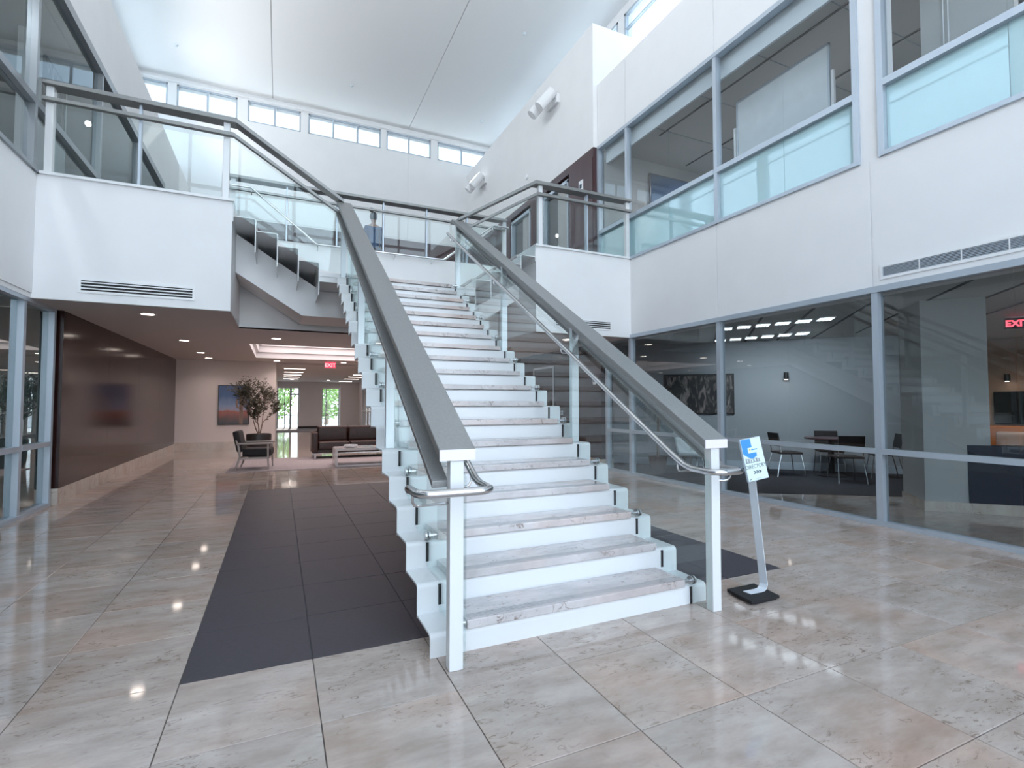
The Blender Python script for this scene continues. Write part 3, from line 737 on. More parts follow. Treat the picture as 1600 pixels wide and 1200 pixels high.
MB().box(X-.014, X, .48, 3.56, 2.84, 2.872).box(X-.014, X, .48, 3.56, 2.98, 3.012).box(X-.014, X, 3.53, 3.56, 2.87, 2.98).box(X-.014, X, .48, .51, 2.87, 2.98).build('vent_frame', 'white', t)
for i in range(8): box('divider', 'white', (X-.012, X-.002, .51+i*.3775, .52+i*.3775, 2.872, 2.98), t)
for i in range(7): box('louvre', 'alu', (X-.010, X-.003, .51, 3.53, 2.876+i*.0152, 2.884+i*.0152), t)

# ================================================================== CEILING LIGHTS
dl = None
def downlight(x, y, label, z=Z1, power=15, warm=(1, .84, .78), group=None):
    global dl
    t = thing('downlight', label, 'ceiling light', (x, y, z), group=group)
    if dl is None:
        a = MB().lathe([(.082, -.002), (.11, -.006), (.112, 0), (.112, .001)], (0, 0, 0), 24).build('trim_ring', 'white', t, smooth=True)
        b = MB().lathe([(.001, -.004), (.082, -.004), (.082, -.001)], (0, 0, 0), 24).build('diffuser', 'lamp', t); dl = (a, b)
    else:
        for o in dl:
            c = o.copy(); COL.objects.link(c); c.parent = t
    l = bpy.data.lights.new('downlight_beam', 'SPOT'); l.energy = power; l.color = warm; l.spot_size = 2.4; l.spot_blend = .8; l.shadow_soft_size = .08
    o = bpy.data.objects.new('downlight_beam', l); COL.objects.link(o); o.location = (x, y, z-.03)
for i, (x, y) in enumerate(((-1.77, 8.97), (-1.81, 12.4), (-1.85, 15.2), (-1.86, 16.9), (-.07, 11.26), (-.08, 17.2), (1.87, 17.1), (5.34, 8.97), (5.37, 12.4), (5.4, 15.2), (3.62, 11.26), (3.62, 17.2), (1.78, 10.9))):
    lab = {0: 'round recessed downlight just inside the left balcony fascia', 1: 'round recessed downlight second along the left panelled wall', 2: 'round recessed downlight third along the left panelled wall',
           3: 'round recessed downlight nearest the painted far wall', 4: 'round recessed downlight just before the bright ceiling cove', 5: 'round recessed downlight beyond the cove at its left end',
           6: 'round recessed downlight beyond the cove, right of the exit sign',
           7: 'round recessed downlight just inside the right balcony fascia', 8: 'round recessed downlight second along the right panelled wall', 9: 'round recessed downlight third along the right panelled wall',
           10: 'round recessed downlight before the cove, right end, under the landing side', 11: 'round recessed downlight beyond the cove at its right end', 12: 'round recessed downlight directly behind the stair spine beam'}[i]
    downlight(x, y, lab, group='lobby downlights right of the stair' if i > 6 else 'lobby downlights left of the stair')
downlight(.6, 29, 'small round downlight far down the corridor before the end pillar', z=2.66, power=16, group='corridor downlights')
downlight(2.4, 29, 'small round downlight far down the corridor before the right end window', z=2.66, power=16, group='corridor downlights')
# corridor strip lights
sl0 = None
for i, (x0, x1, y) in enumerate([(.16, .83, 19.8), (.17, .86, 22.0), (.18, .86, 24.0), (.19, .86, 26.1), (.2, .86, 28.0), (2.9, 3.6, 22.96), (2.95, 3.65, 25.0), (3.0, 3.7, 27.0), (3.05, 3.75, 30.1)]):
    side = 'left' if x0 < 1 else 'right'
    t = thing('strip_light', 'linear corridor ceiling light, %s row, %s from the lobby' % (side, ['first', 'second', 'third', 'fourth', 'fifth'][i if i < 5 else i-5]), 'ceiling light', ((x0+x1)/2, y, 2.66), group='corridor strip lights')
    h_ = .34
    MB().box(-h_-.02, h_+.02, -.10, .10, -.012, 0).build('housing', 'white', t); MB().box(-h_, h_, -.085, .085, -.016, -.011).build('diffuser', 'lampw', t)
# cafe louvre lights, two rows of six
for row, (p, q, nm) in enumerate((((7.35, 6.75), (7.95, 5.30), 'front'), ((8.6, 8.05), (9.2, 6.6), 'rear'))):
    for i in range(6):
        f_ = i/5; x = p[0]+(q[0]-p[0])*f_; y = p[1]+(q[1]-p[1])*f_
        t = thing('louvre_light', 'square louvred ceiling light behind right glazing, %s row, %s from the left' % (nm, ['first', 'second', 'third', 'fourth', 'fifth', 'sixth'][i]), 'ceiling light', (x, y, 2.775), PI/4, 'square louvred lights over the cafe')
        MB().box(-.17, .17, -.115, .115, -.02, 0).build('housing', 'white', t)
        MB().box(-.15, .15, -.10, .10, -.024, -.019).build('diffuser', 'lampc', t)
        m = MB()
        for q_ in (-.05, .0, .05): m.box(-.15, .15, q_-.004, q_+.004, -.034, -.022)
        m.build('louvre', 'alu', t)
def spot(loc, power, col=(1, 1, 1), size=2.6, rad=.07, tgt=None):
    l = bpy.data.lights.new('lamp_and_fill_beam', 'SPOT'); l.energy = power; l.color = col; l.spot_size = size; l.spot_blend = 1.0; l.shadow_soft_size = rad
    o = bpy.data.objects.new('lamp_and_fill_beam', l); COL.objects.link(o); o.location = loc
    if tgt: o.rotation_euler = (Vector(tgt)-Vector(loc)).to_track_quat('-Z', 'Y').to_euler()
    return o
for x, y in ((7.6, 5.9), (8.1, 6.5), (8.6, 5.9)): spot((x, y, 2.72), 60, (.86, .93, 1), 2.4, .03, (x+1.6, y+1.0, .2))
spot((12.6, 4.6, 2.7), 75, (1, .74, .55))
spot((8.2, 1.2, 2.7), 45, (.9, .95, 1))
area('cove_lamp_light', (1.78, 14.3, Z1+.48), (0, 0, 0), 4.2, 3.2, 38, (1, .84, .82))
for x, y in ((.5, 19.8), (.5, 24.0), (3.3, 23), (.5, 28), (3.4, 28)): spot((x, y, 2.6), 32, (1, .84, .80))
for y in (4.7, 6.4, 8.2): spot((8.7, y, 6.9), 90, (.93, .96, 1), 3.0, .05)  # added fill spots without fixtures, brightening the upper right room
for y in (.5, 2.0): spot((8.2, y, 6.9), 70, (.93, .96, 1), 3.0, .05)  # same added fill for the near end of that room
for y in (4, 7, 10.8, 13.5): spot((-3.5, y, 6.9), 70, (.93, .96, 1), 3.0, .05)  # added fill for the upper left room, no fixtures built
for y in (5, 8): spot((-4.2, y, 2.6), 60, (.85, .95, 1), 2.2, .03, (-6.2, y+1, 1))  # fill added inside the lower left room, no lamps there
# added unseen fill uplights on the side ledges, brightening the middle of the ceiling
m = MB()
for y in (1.0, 4.0, 7.0, 10.0, 13.0, 16.0):
    for x in (-3.2, 6.75):
        if x > 0 and y > 9: continue
        spot((x, y, 8.72), 150, (1, .98, .96), 2.3, .03, (1.8, y, 10.9)); m.lathe([(.09, 0), (.11, .02), (.11, .12), (.09, .13)], (x, y, 8.5), 12)

o = m.build('trim_added_fill_uplights', 'white'); o['kind'] = 'structure'  # housings made up for the added fill spots
# exit signs
def exit_sign(loc, rot, label, s=1.0, face='exitp', ink='red'):
    t = thing('exit_sign', label, 'exit sign', loc, rot)
    MB().box(-.16*s, .16*s, -.012, .012, 0, .19*s).build('face', face, t)
    box('mount', 'white', (-.10*s, .10*s, -.02, .02, .19*s, .215*s), t)
    cu = bpy.data.curves.new('lettering', 'FONT'); cu.body = 'EXIT'; cu.size = .155*s; cu.extrude = .003; cu.align_x = 'CENTER'; cu.offset = .004
    o = bpy.data.objects.new('lettering', cu); me = bpy.data.meshes.new_from_object(o); bpy.data.objects.remove(o)
    me.materials.append(M[ink]); o = bpy.data.objects.new('lettering', me); COL.objects.link(o); o.parent = t; o.location = (0, -.016, .04*s); o.rotation_euler = (PI/2, 0, 0)
exit_sign((1.42, 16.6, 2.495), 0, 'red EXIT sign hanging from the lobby ceiling at the corridor mouth', 1.0, 'exitr', 'exitl')
exit_sign((10.55, 3.95, 2.585), -.9, 'red EXIT sign hanging in the room behind the right glazing', .9, 'black', 'red')
# ================================================================== WALL LIGHTS, SENSORS
def twin(loc, label):
    t = thing('wall_spotlight', label, 'wall light', loc, group=None); t.scale = (1.55, 1.55, 1.55)
    box('mount_plate', 'white', (-.05, -.0, -.16, .16, -.06, .10), t)
    for y in (-.13, .13):
        MB().tube([(-.10, y+.02, .12), (-.30, y+.10, -.14)], .085, 18).build('lamp_head', 'white', t, smooth=True)
        MB().tube([(0, y, .03), (-.12, y+.03, .06)], .02, 10).build('lamp_arm', 'white', t)
twin((6.23, 11.05, 9.0), 'white twin cylinder wall light high on the right wall, the nearer pair')
twin((6.23, 15.9, 8.9), 'white twin cylinder wall light high on the right wall, the farther pair')
for x, y, l in ((-2.7, 16.06, 'small round ceiling sprinkler above the left clerestory windows'), (1.86, 15.9, 'small round ceiling sprinkler over the middle of the stair hall'),
                (6.2, 16.1, 'small round ceiling sprinkler in the far right ceiling corner'), (5.71, 11.73, 'small round ceiling sprinkler above the nearer wall light')):
    o = MB().lathe([(.001, -.05), (.03, -.045), (.035, -.02), (.055, -.008), (.055, 0)], (0, 0, 0), 14).build('sprinkler', 'blind', None, smooth=True, loc=(x, y, ZC)); tag(o, l, 'sprinkler', 'ceiling sprinklers')
o = MB().tube([(0, 0, 0), (-.06, 0, 0)], .07, 14).build('smoke_detector', 'white', None, smooth=True, loc=(6.23, 12.6, 7.75)); tag(o, 'small white round detector on the right wall above the timber panelling', 'detector')
# upper right timber wall
o = struct('wall_panelling_upper', 'wood2', (XR-.12, XR+.1, 9.31, 10.35, Z2, Z3), (XR-.12, XR+.1, 10.35, YB, 6.9, Z3), (XR-.12, XR+.1, 11.7, 12.4, Z2, 6.9), (XR-.12, XR+.1, 13.7, YB, Z2, 6.9), (XR+.05, XR+.1, 10.3, YB, Z2, Z3))
for y0, y1 in ((9.33, 10.33), (13.75, 15.7), (15.72, 17.6)): box('timber_panel', 'wood2', (XR-.135, XR-.12, y0, y1, Z2+.02, 6.86), o)
for i, (y0, y1) in enumerate(((10.38, 11.66), (12.42, 13.68))):
    r = sroot('door_%d' % (i+1))
    MB().box(XR-.13, XR, y0, y0+.06, Z2, 6.78).box(XR-.13, XR, y1-.06, y1, Z2, 6.78).box(XR-.13, XR, y0, y1, 6.72, 6.80).build('door_frame', 'alu', r)
    box('door_leaf', 'greyl', (XR-.04, XR+.0, y0+.06, (y0+y1)/2, Z2+.01, 6.72), r); box('door_pane', 'grefl', (XR-.04, XR-.02, (y0+y1)/2+.01, y1-.06, Z2+.01, 6.72), r)
    MB().tube([(XR-.07, (y0+y1)/2-.06, 5.15), (XR-.07, (y0+y1)/2-.06, 5.35)], .012, 8).build('door_handle', 'stain', r)
def plate(x, y, z, w_, h_, label, mat='white', s_=-1, detail='ink'):
    t = thing('wall_plate', label, 'wall plate', (x, y, z))
    MB().box(0, s_*.02, -w_/2, w_/2, -h_/2, h_/2).build('cover', mat, t, bevel=.004)
    MB().box(s_*.02, s_*.024, -w_*.25, w_*.25, -h_*.18, h_*.18).build('indicator', detail, t)
plate(XR-.136, 9.78, 6.37, .17, .27, 'white alarm strobe on the dark upper timber panel beside the glazing')
plate(XR-.136, 13.85, 5.2, .12, .2, 'small white wall plate left of the far upper door')
# lower right: door in panelling and notice
r = sroot('door_3'); X = XR-.095
MB().box(X-.02, X, 11.15, 11.2, 0, 2.3).box(X-.02, X, 12.2, 12.25, 0, 2.3).box(X-.02, X, 11.15, 12.25, 2.3, 2.35).build('door_frame', 'alu', r)
box('door_leaf', 'wood', (X-.012, X, 11.2, 12.2, .01, 2.3), r)
MB().tube([(X-.05, 11.32, .95), (X-.05, 11.32, 1.15)], .012, 8).build('door_handle', 'stain', r)
plate(XR-.093, 9.35, 1.9, .10, .16, 'small white notice on the dark lower panelling right of the stair')
plate(XR-.093, 10.75, 1.18, .08, .11, 'small light switch on the dark lower panelling beside the door', 'alu')
# ================================================================== LOUNGE
RZ = .012
o = MB().box(-.95, 3.9, 11.75, 14.35, .001, RZ).build('rug', 'rug'); tag(o, 'large pale grey-pink rug under the lounge seating', 'rug')
# sofa
t = thing('sofa', 'dark brown leather sofa with slim metal legs facing the stair, behind the coffee table', 'sofa', (.78, 13.72, RZ))
MB().rbox(0, 2.6, .04, .86, .14, .22, .02).build('frame', 'leather', t)
for i in range(3): 
    a = .14+i*.775
    MB().rbox(a, a+.765, .02, .62, .22, .42, .045).build('seat_cushion', 'leather', t, smooth=True)
    MB().rbox(a, a+.765, .50, .72, .40, .80, .06).build('back_cushion', 'leather', t, smooth=True)
for a in (0, 2.46): MB().rbox(a, a+.13, .0, .86, .14, .66, .03).build('armrest', 'leather', t, smooth=True)
MB().rbox(0.05, 2.55, .72, .86, .14, .68, .03).build('backrest', 'leather', t, smooth=True)
MB().box(0, 2.6, .0, .03, .115, .14).box(0, 2.6, .83, .86, .115, .14).build('base_rail', 'stain', t)
for x in (.05, 2.51):
    for y in (.02, .80): MB().box(x, x+.04, y, y+.04, 0, .115).build('leg', 'stain', t)
# armchair
t = thing('armchair', 'lounge armchair with pale grey wooden frame and black cushions, turned right', 'armchair', (-.44, 12.35, RZ+.0005), -.12)
MB().rbox(-.22, .33, -.27, .27, .27, .44, .05).build('seat_cushion', 'uph', t, smooth=True)
bk = MB().rbox(-.05, .07, -.27, .27, 0, .46, .05).build('back_cushion', 'uph', t, smooth=True); bk.location = (-.27, 0, .36); bk.rotation_euler = (0, -.22, 0)
for y in (-.31, .31):
    MB().tube([(-.34, y, 0), (-.30, y, .10), (-.25, y, .28), (-.28, y, .50), (-.33, y, .62)], .022, 8, radii=[.015, .018, .024, .022, .016]).build('leg', 'greywood', t, smooth=True)
    MB().tube([(.30, y, 0), (.285, y, .25), (.28, y, .53)], .02, 8, radii=[.014, .02, .02]).build('leg', 'greywood', t, smooth=True)
    MB().rbox(-.32, .36, y-.032, y+.032, .53, .565, .012).build('armrest', 'greywood', t, smooth=True)
MB().box(-.27, .29, -.31, -.28, .22, .26).box(-.27, .29, .28, .31, .22, .26).box(.25, .28, -.3, .3, .22, .26).box(-.27, -.24, -.3, .3, .22, .26).build('seat_frame', 'greywood', t)
# coffee table: open rounded loop
t = thing('coffee_table', 'low white coffee table shaped as an open rounded loop, on the rug', 'coffee table', (1.14, 11.85, RZ))
def rrect(x0, x1, z0, z1, r_, n=5):
    out = []
    for cx, cz, a in ((x1-r_, z1-r_, 0), (x0+r_, z1-r_, PI/2), (x0+r_, z0+r_, PI), (x1-r_, z0+r_, 1.5*PI)):
        for i in range(n+1): out.append((cx+r_*math.cos(a+i/n*PI/2), cz+r_*math.sin(a+i/n*PI/2)))
    return out
outer = rrect(0, 1.35, 0, .40, .05); inner = rrect(.055, 1.295, .03, .345, .025); n = len(outer)
vs = [(a, y, b) for y in (0, .62) for a, b in outer]+[(a, y, b) for y in (0, .62) for a, b in inner]
fs = []
for i in range(n):
    j = (i+1) % n
    fs += [(i, j, n+j, n+i), (2*n+i, 3*n+i, 3*n+j, 2*n+j), (i, 2*n+i, 2*n+j, j), (n+i, n+j, 3*n+j, 3*n+i)]
MB().add(vs, fs).build('table_loop', 'tablew', t)
o = MB().lathe([(.10, 0), (.15, .015), (.155, .05), (.14, .06), (.13, .03), (.001, .02)], (1.50, 12.1, RZ+.401), 20).build('bowl', 'white', smooth=True); tag(o, 'shallow white bowl on the coffee table', 'bowl')
for i, (w_, d_, a, l) in enumerate(((.30, .22, .1, 'large pale magazine lying on the coffee table beside the bowl'), (.25, .18, -.1, 'smaller magazine on top of the pile on the coffee table'))):
    t = thing('magazine', l, 'magazine', (1.86, 12.12, RZ+.401+i*.014), a)
    MB().box(-w_/2, w_/2, -d_/2, d_/2, .001, .012).build('pages', 'paper', t); MB().box(-w_/2-.003, w_/2+.003, -d_/2-.003, d_/2+.003, .012, .0135).build('cover', 'cream' if i == 0 else 'grey', t)
# potted olive tree
t = thing('potted_olive_tree', 'tall olive tree in a dark round planter behind the armchair', 'potted tree', (-.46, 14.75, 0))
MB().lathe([(.22, 0), (.27, .1), (.29, .42), (.30, .58), (.29, .62), (.26, .62), (.25, .55), (.001, .55)], (0, 0, 0), 24).build('planter', 'pot', t, smooth=True)
MB().lathe([(.25, .551), (.001, .57)], (0, 0, 0), 16).build('soil', 'soil', t)
rnd = random.Random(3); tips = []
br = MB()
def grow(p, d, L_, r_, lev):
    pts = [p]; dd = d.normalized(); cur = p
    for i in range(4):
        dd = (dd+Vector((rnd.uniform(-.16, .16), rnd.uniform(-.16, .16), rnd.uniform(-.02, .10)))).normalized(); cur = cur+dd*L_/4; pts.append(cur)
        if lev >= 2 or (lev == 1 and i > 0): tips.append((cur, dd))
    br.tube(pts, r_, 6, radii=[r_*(1-.14*i) for i in range(5)])
    if lev < 3:
        for c in range(4 if lev else 3):
            a = rnd.uniform(0, 2*PI); sd = Vector((math.cos(a), math.sin(a), rnd.uniform(.15, 1.0))).normalized()
            st = pts[rnd.choice((2, 3, 4))]
            grow(st, (dd*.55+sd*.8), L_*rnd.uniform(.58, .8), r_*.55, lev+1)
grow(Vector((0, 0, .55)), Vector((.05, 0, 1)), .40, .024, 0)
grow(Vector((.02, .01, .6)), Vector((.32, .1, 1)), .62, .020, 0)
grow(Vector((-.01, .01, .6)), Vector((-.25, -.1, 1)), .72, .018, 0)
br.build('branches', 'bark', t, smooth=True)
lf = MB()
for p, dd in tips:
    for q in range(4):
        a = rnd.uniform(0, 2*PI); v = (dd*.5+Vector((math.cos(a), math.sin(a), rnd.uniform(-.3, .9)))).normalized()
        s_ = v.cross(Vector((rnd.uniform(-1, 1), rnd.uniform(-1, 1), rnd.uniform(-1, 1)))).normalized()
        b0 = p+dd*rnd.uniform(-.12, .12); L_ = rnd.uniform(.06, .105); w_ = L_*.13; nn = v.cross(s_)*.004
        lf.add([b0, b0+v*L_*.5+s_*w_+nn, b0+v*L_, b0+v*L_*.5-s_*w_+nn], [(0, 1, 2, 3)])
o = lf.build('foliage', 'leaf', t); o['kind'] = 'stuff'
# painting
def pic_mat():
    m_, N, L, b = newmat('desert_photograph')
    tc_ = N.new('ShaderNodeTexCoord'); sp2 = N.new('ShaderNodeSeparateXYZ'); L.new(tc_.outputs['Generated'], sp2.inputs[0])
    nz = N.new('ShaderNodeTexNoise'); nz.inputs['Scale'].default_value = 5; nz.inputs['Detail'].default_value = 6; L.new(tc_.outputs['Generated'], nz.inputs['Vector'])
    ad = N.new('ShaderNodeMath'); ad.operation = 'MULTIPLY_ADD'; ad.inputs[1].default_value = .22; L.new(nz.outputs[0], ad.inputs[0]); L.new(sp2.outputs['Z'], ad.inputs[2])
    r = N.new('ShaderNodeValToRGB'); e = r.color_ramp.elements; r.color_ramp.interpolation = 'LINEAR'
    e[0].position = .16; e[0].color = (.035, .02, .02, 1); e[1].position = 1.1; e[1].color = (.05, .09, .22, 1)
    for p, c in ((.26, (.10, .035, .025, 1)), (.44, (.38, .10, .06, 1)), (.47, (.30, .28, .36, 1)), (.6, (.20, .26, .42, 1)), (.85, (.05, .10, .24, 1))):
        q = e.new(p); q.color = c
    L.new(ad.outputs[0], r.inputs[0]); L.new(r.outputs[0], b.inputs['Base Color']); b.inputs['Roughness'].default_value = .3
    return m_
M['desert'] = pic_mat()
def art_mat():
    m_, N, L, b = newmat('abstract_print')
    tc_ = N.new('ShaderNodeTexCoord'); mp = N.new('ShaderNodeMapping'); mp.inputs['Scale'].default_value = (9, 9, 2); L.new(tc_.outputs['Generated'], mp.inputs[0])
    nz = N.new('ShaderNodeTexNoise'); nz.inputs['Scale'].default_value = 1.6; nz.inputs['Detail'].default_value = 8; nz.inputs['Distortion'].default_value = 1.2; L.new(mp.outputs[0], nz.inputs['Vector'])
    r = N.new('ShaderNodeValToRGB'); r.color_ramp.elements[0].position = .48; r.color_ramp.elements[0].color = (.008, .008, .01, 1); r.color_ramp.elements[1].position = .75; r.color_ramp.elements[1].color = (.35, .3, .28, 1)
    L.new(nz.outputs[0], r.inputs[0]); L.new(r.outputs[0], b.inputs['Base Color']); b.inputs['Roughness'].default_value = .4
    return m_
M['art'] = art_mat()
t = thing('framed_picture', 'framed desert landscape with blue sky and red rocks on the far lobby wall', 'picture', (-1.25, YB, 1.36))
MB().box(-.42, .42, -.045, -.001, -.6, .6).build('frame', 'black', t)
MB().box(-.40, .40, -.048, -.045, -.58, .58).build('print', 'desert', t)
cac = MB().tube([(.20, -.051, -.58), (.20, -.051, .35)], .055, 8, radii=[.05, .05]).tube([(.2, -.051, .0), (.33, -.051, .05), (.33, -.051, .30)], .03, 8).tube([(.2, -.051, -.12), (.08, -.051, -.05), (.08, -.051, .18)], .028, 8)
cac.v = [(x, -.0485-(.0015 if y < -.051 else 0), z) for x, y, z in cac.v]
cac.build('cactus_print', 'bark', t)
# ================================================================== DIRECTORY SIGN STAND
t = thing('directory_sign', 'tilted DIRECTORY sign on a bent silver strip with square black base', 'sign stand', (3.15, 2.69, 0), 0)
MB().prism([(-.155, -.125), (.125, -.125), (.165, .125), (-.115, .125)], 'z', .012, .034).build('base', 'black', t, bevel=.003)
MB().box(-.10, .11, -.11, .09, 0, .012).build('base_foot', 'rubber', t)
# bent strip: runs on the base, bends up and leans away to the left in picture
def strip(pts, w_, th_):
    m = MB(); n = len(pts); L_ = []
    for i, p in enumerate(pts):
        p = Vector(p); dd = (Vector(pts[min(i+1, n-1)])-Vector(pts[max(i-1, 0)])).normalized()
        side = Vector((w_[0], w_[1], w_[2])).normalized(); nn = dd.cross(side).normalized()
        W = w_[3]; L_.append([p+side*W/2+nn*th_/2, p-side*W/2+nn*th_/2, p-side*W/2-nn*th_/2, p+side*W/2-nn*th_/2])
    vs = [v for q in L_ for v in q]; fs = []
    for i in range(n-1):
        for k in range(4): fs.append((i*4+k, i*4+(k+1) % 4, (i+1)*4+(k+1) % 4, (i+1)*4+k))
    fs += [(3, 2, 1, 0), (n*4-4, n*4-3, n*4-2, n*4-1)]
    return m.add(vs, fs)
pts = [(-.055, .0, .038), (.05, -.005, .038), (.085, -.005, .042), (.105, -.004, .056), (.115, -.003, .08), (.11, -.002, .12), (.035, .01, .78), (.02, .012, .95)]
strip(pts, (.25, -1, .0, .0), .004)
m = strip(pts, (.10, -1, 0, .062), .005); m.build('bent_pole', 'postp', t)
# the panel, leaning with the pole
pl = bpy.data.objects.new('sign_panel', MB().box(-.105, .105, -.007, .007, -.155, .155).build('tmp', 'alu').data); bpy.data.objects.remove(bpy.data.objects['tmp'])
COL.objects.link(pl); pl.parent = t; pl.location = (.045, .02, 1.0)
pl.rotation_euler = (-.16, -.11, .0)
pl.location = (.035, .0, .995)
def onp(name, mat, x0, x1, z0, z1, d_=.001): return MB().box(x0, x1, -.0075-d_, -.0071, z0, z1).build(name, mat, pl)
onp('poster', 'paper', -.101, .101, -.151, .151, .0006)
m = MB().add([(-.099, -.0086, .149), (.0, -.0086, .149), (.0, -.0086, .085), (-.045, -.0086, .085), (-.045, -.0086, .045), (.035, -.0086, .045), (.035, -.0086, .02), (-.02, -.0086, .0), (-.06, -.0086, .02), (-.099, -.0086, .045)], [tuple(range(9, -1, -1))])
m.v += []; m.build('poster_sky', 'blueprint', pl)
onp('emblem', 'yellow', -.032, -.018, .060, .076, .0012)
m = MB()
for i, (a, b, z, h_) in enumerate(((-.095, .055, -.025, .006), (-.09, -.075, -.02, .03), (-.065, -.05, -.02, .022), (-.04, -.028, -.02, .02), (-.015, 0, -.02, .02), (.012, .03, -.02, .022), (.04, .052, -.02, .018), (-.075, -.02, .004, .004), (-.01, .03, .002, .004))): m.box(a, b, -.0088, -.0078, z, z+h_)
m.build('poster_building', 'grey', pl)
def text(body, size, x, z, mat='ink', off=0.0):
    cu = bpy.data.curves.new('lettering', 'FONT'); cu.body = body; cu.size = size; cu.extrude = .0003; cu.align_x = 'CENTER'; cu.offset = off
    o = bpy.data.objects.new('lettering', cu); me = bpy.data.meshes.new_from_object(o); bpy.data.objects.remove(o)
    me.materials.append(M[mat]); o = bpy.data.objects.new('lettering', me); COL.objects.link(o); o.parent = pl; o.location = (x, -.0085, z); o.rotation_euler = (PI/2, 0, 0); return o
text('DIRECTORY', .039, 0.0, -.066)
text('>>>', .045, .005, -.112, off=.002)
onp('small_print', 'blueprint', -.01, .05, .064, .072, .0012); onp('small_print', 'ink', -.09, -.07, -.143, -.139, .0012); onp('small_print', 'alu', -.05, .03, -.143, -.140, .0012)
# ================================================================== CAFE FURNITURE
t = thing('pedestal_table', 'round dark cafe table on a black pedestal behind the right glazing', 'table', (9.75, 6.45, .006))
MB().lathe([(.001, .71), (.44, .71), (.45, .72), (.45, .735), (.44, .74), (.001, .74)], (0, 0, 0), 28).build('tabletop', 'wood2', t)
MB().lathe([(.26, 0), (.26, .02), (.06, .05), (.05, .7), (.14, .71)], (0, 0, 0), 20).build('pedestal', 'rubber', t, smooth=True)
def cafe_chair(x, y, a, label):
    t = thing('cafe_chair', label, 'chair', (x, y, .006), a, 'black cafe chairs around the pedestal table')
    MB().rbox(-.22, .22, -.21, .21, .43, .47, .018).build('seat', 'uph', t, smooth=True)
    b = MB().rbox(-.21, .21, -.012, .018, 0, .26, .012).build('backrest', 'uph', t, smooth=True); b.location = (0, .21, .58); b.rotation_euler = (-.18, 0, 0)
    for sx in (-1, 1):
        MB().tube([(sx*.19, -.18, .43), (sx*.215, -.22, .2), (sx*.225, -.24, 0)], .011, 8).build('leg', 'chrome', t, smooth=True)
        MB().tube([(sx*.19, .24, .72), (sx*.20, .2, .5), (sx*.20, .19, .42), (sx*.215, .25, .18), (sx*.225, .28, 0)], .011, 8).build('leg', 'chrome', t, smooth=True)
    return t
cafe_chair(9.02, 6.85, 1.1, 'black cafe chair at far left of the round table'); cafe_chair(9.25, 5.85, 2.5, 'black cafe chair at near left of the round table')
cafe_chair(10.35, 5.85, -2.4, 'black cafe chair at near right of the round table'); cafe_chair(10.15, 6.75, -.75, 'black cafe chair at far right of the round table, against the wall')
def sconce(x, y, z, rz, label):
    t = thing('wall_sconce', label, 'wall light', (x, y, z), rz, 'small cylinder sconces behind the right glazing')
    MB().box(-.03, .03, -.02, 0, -.05, .05).build('back_plate', 'rubber', t); MB().tube([(0, -.07, -.08), (0, -.07, .07)], .045, 14).build('cylinder', 'rubber', t, smooth=True)
    MB().tube([(0, -.07, -.084), (0, -.07, -.079)], .035, 14).build('lens', 'lamp', t)
sconce(9.83, 7.45, 2.0, -PI/4, 'small black cylinder wall light on the grey wall above the cafe table')
sconce(13.85, 5.35, 1.95, -PI/2, 'small black cylinder wall light on the tan wall above the screen')
t = thing('television', 'large black wall screen on the tan wall seen through the right glazing', 'television', (13.86, 5.15, 1.32), -PI/2)
MB().rbox(-.45, .45, -.05, 0, -.34, .34, .015).build('casing', 'rubber', t); box('screen', 'screen', (-.43, .43, -.054, -.051, -.32, .32), t)
t = thing('lounge_bench', 'orange upholstered bench with cream cushions on the far side of the right room', 'bench', (13.0, 4.8, 0), 0)
MB().rbox(0, .7, -1.0, .9, .08, .45, .04).build('seat', 'orange', t, smooth=True); MB().rbox(.55, .75, -1.0, .9, .3, .95, .05).build('backrest', 'orange', t, smooth=True)
for y in (-.55, .35): MB().rbox(.25, .5, y-.22, y+.22, .46, .84, .06).build('cushion', 'cream', t, smooth=True)
# white chairs + dark picture + plant seen through the first bay
t = thing('framed_picture', 'large dark abstract picture on the grey wall behind the first right bay', 'picture', (8.62, 8.73, 1.62), -PI/4)
MB().box(-.75, .75, -.04, 0, -.45, .45).build('frame', 'black', t); MB().box(-.72, .72, -.043, -.04, -.42, .42).build('print', 'art', t)
def lounge_chair(x, y, a, label):
    t = thing('lounge_chair', label, 'chair', (x, y, .006), a, 'pale shell chairs behind the first right bay')
    MB().rbox(-.28, .28, -.27, .27, .36, .44, .03).build('seat', 'blind', t, smooth=True)
    b = MB().rbox(-.28, .28, -.03, .03, 0, .42, .025).build('backrest', 'blind', t, smooth=True); b.location = (0, .27, .42); b.rotation_euler = (-.2, 0, 0)
    for sx in (-1, 1):
        for sy in (-1, 1): MB().tube([(sx*.22, sy*.2, .37), (sx*.26, sy*.26, 0)], .012, 8).build('leg', 'chrome', t)
lounge_chair(7.6, 7.75, .4, 'pale shell chair nearer the glass in the first right bay'); lounge_chair(8.15, 8.2, -.2, 'pale shell chair farther from the glass in the first right bay')
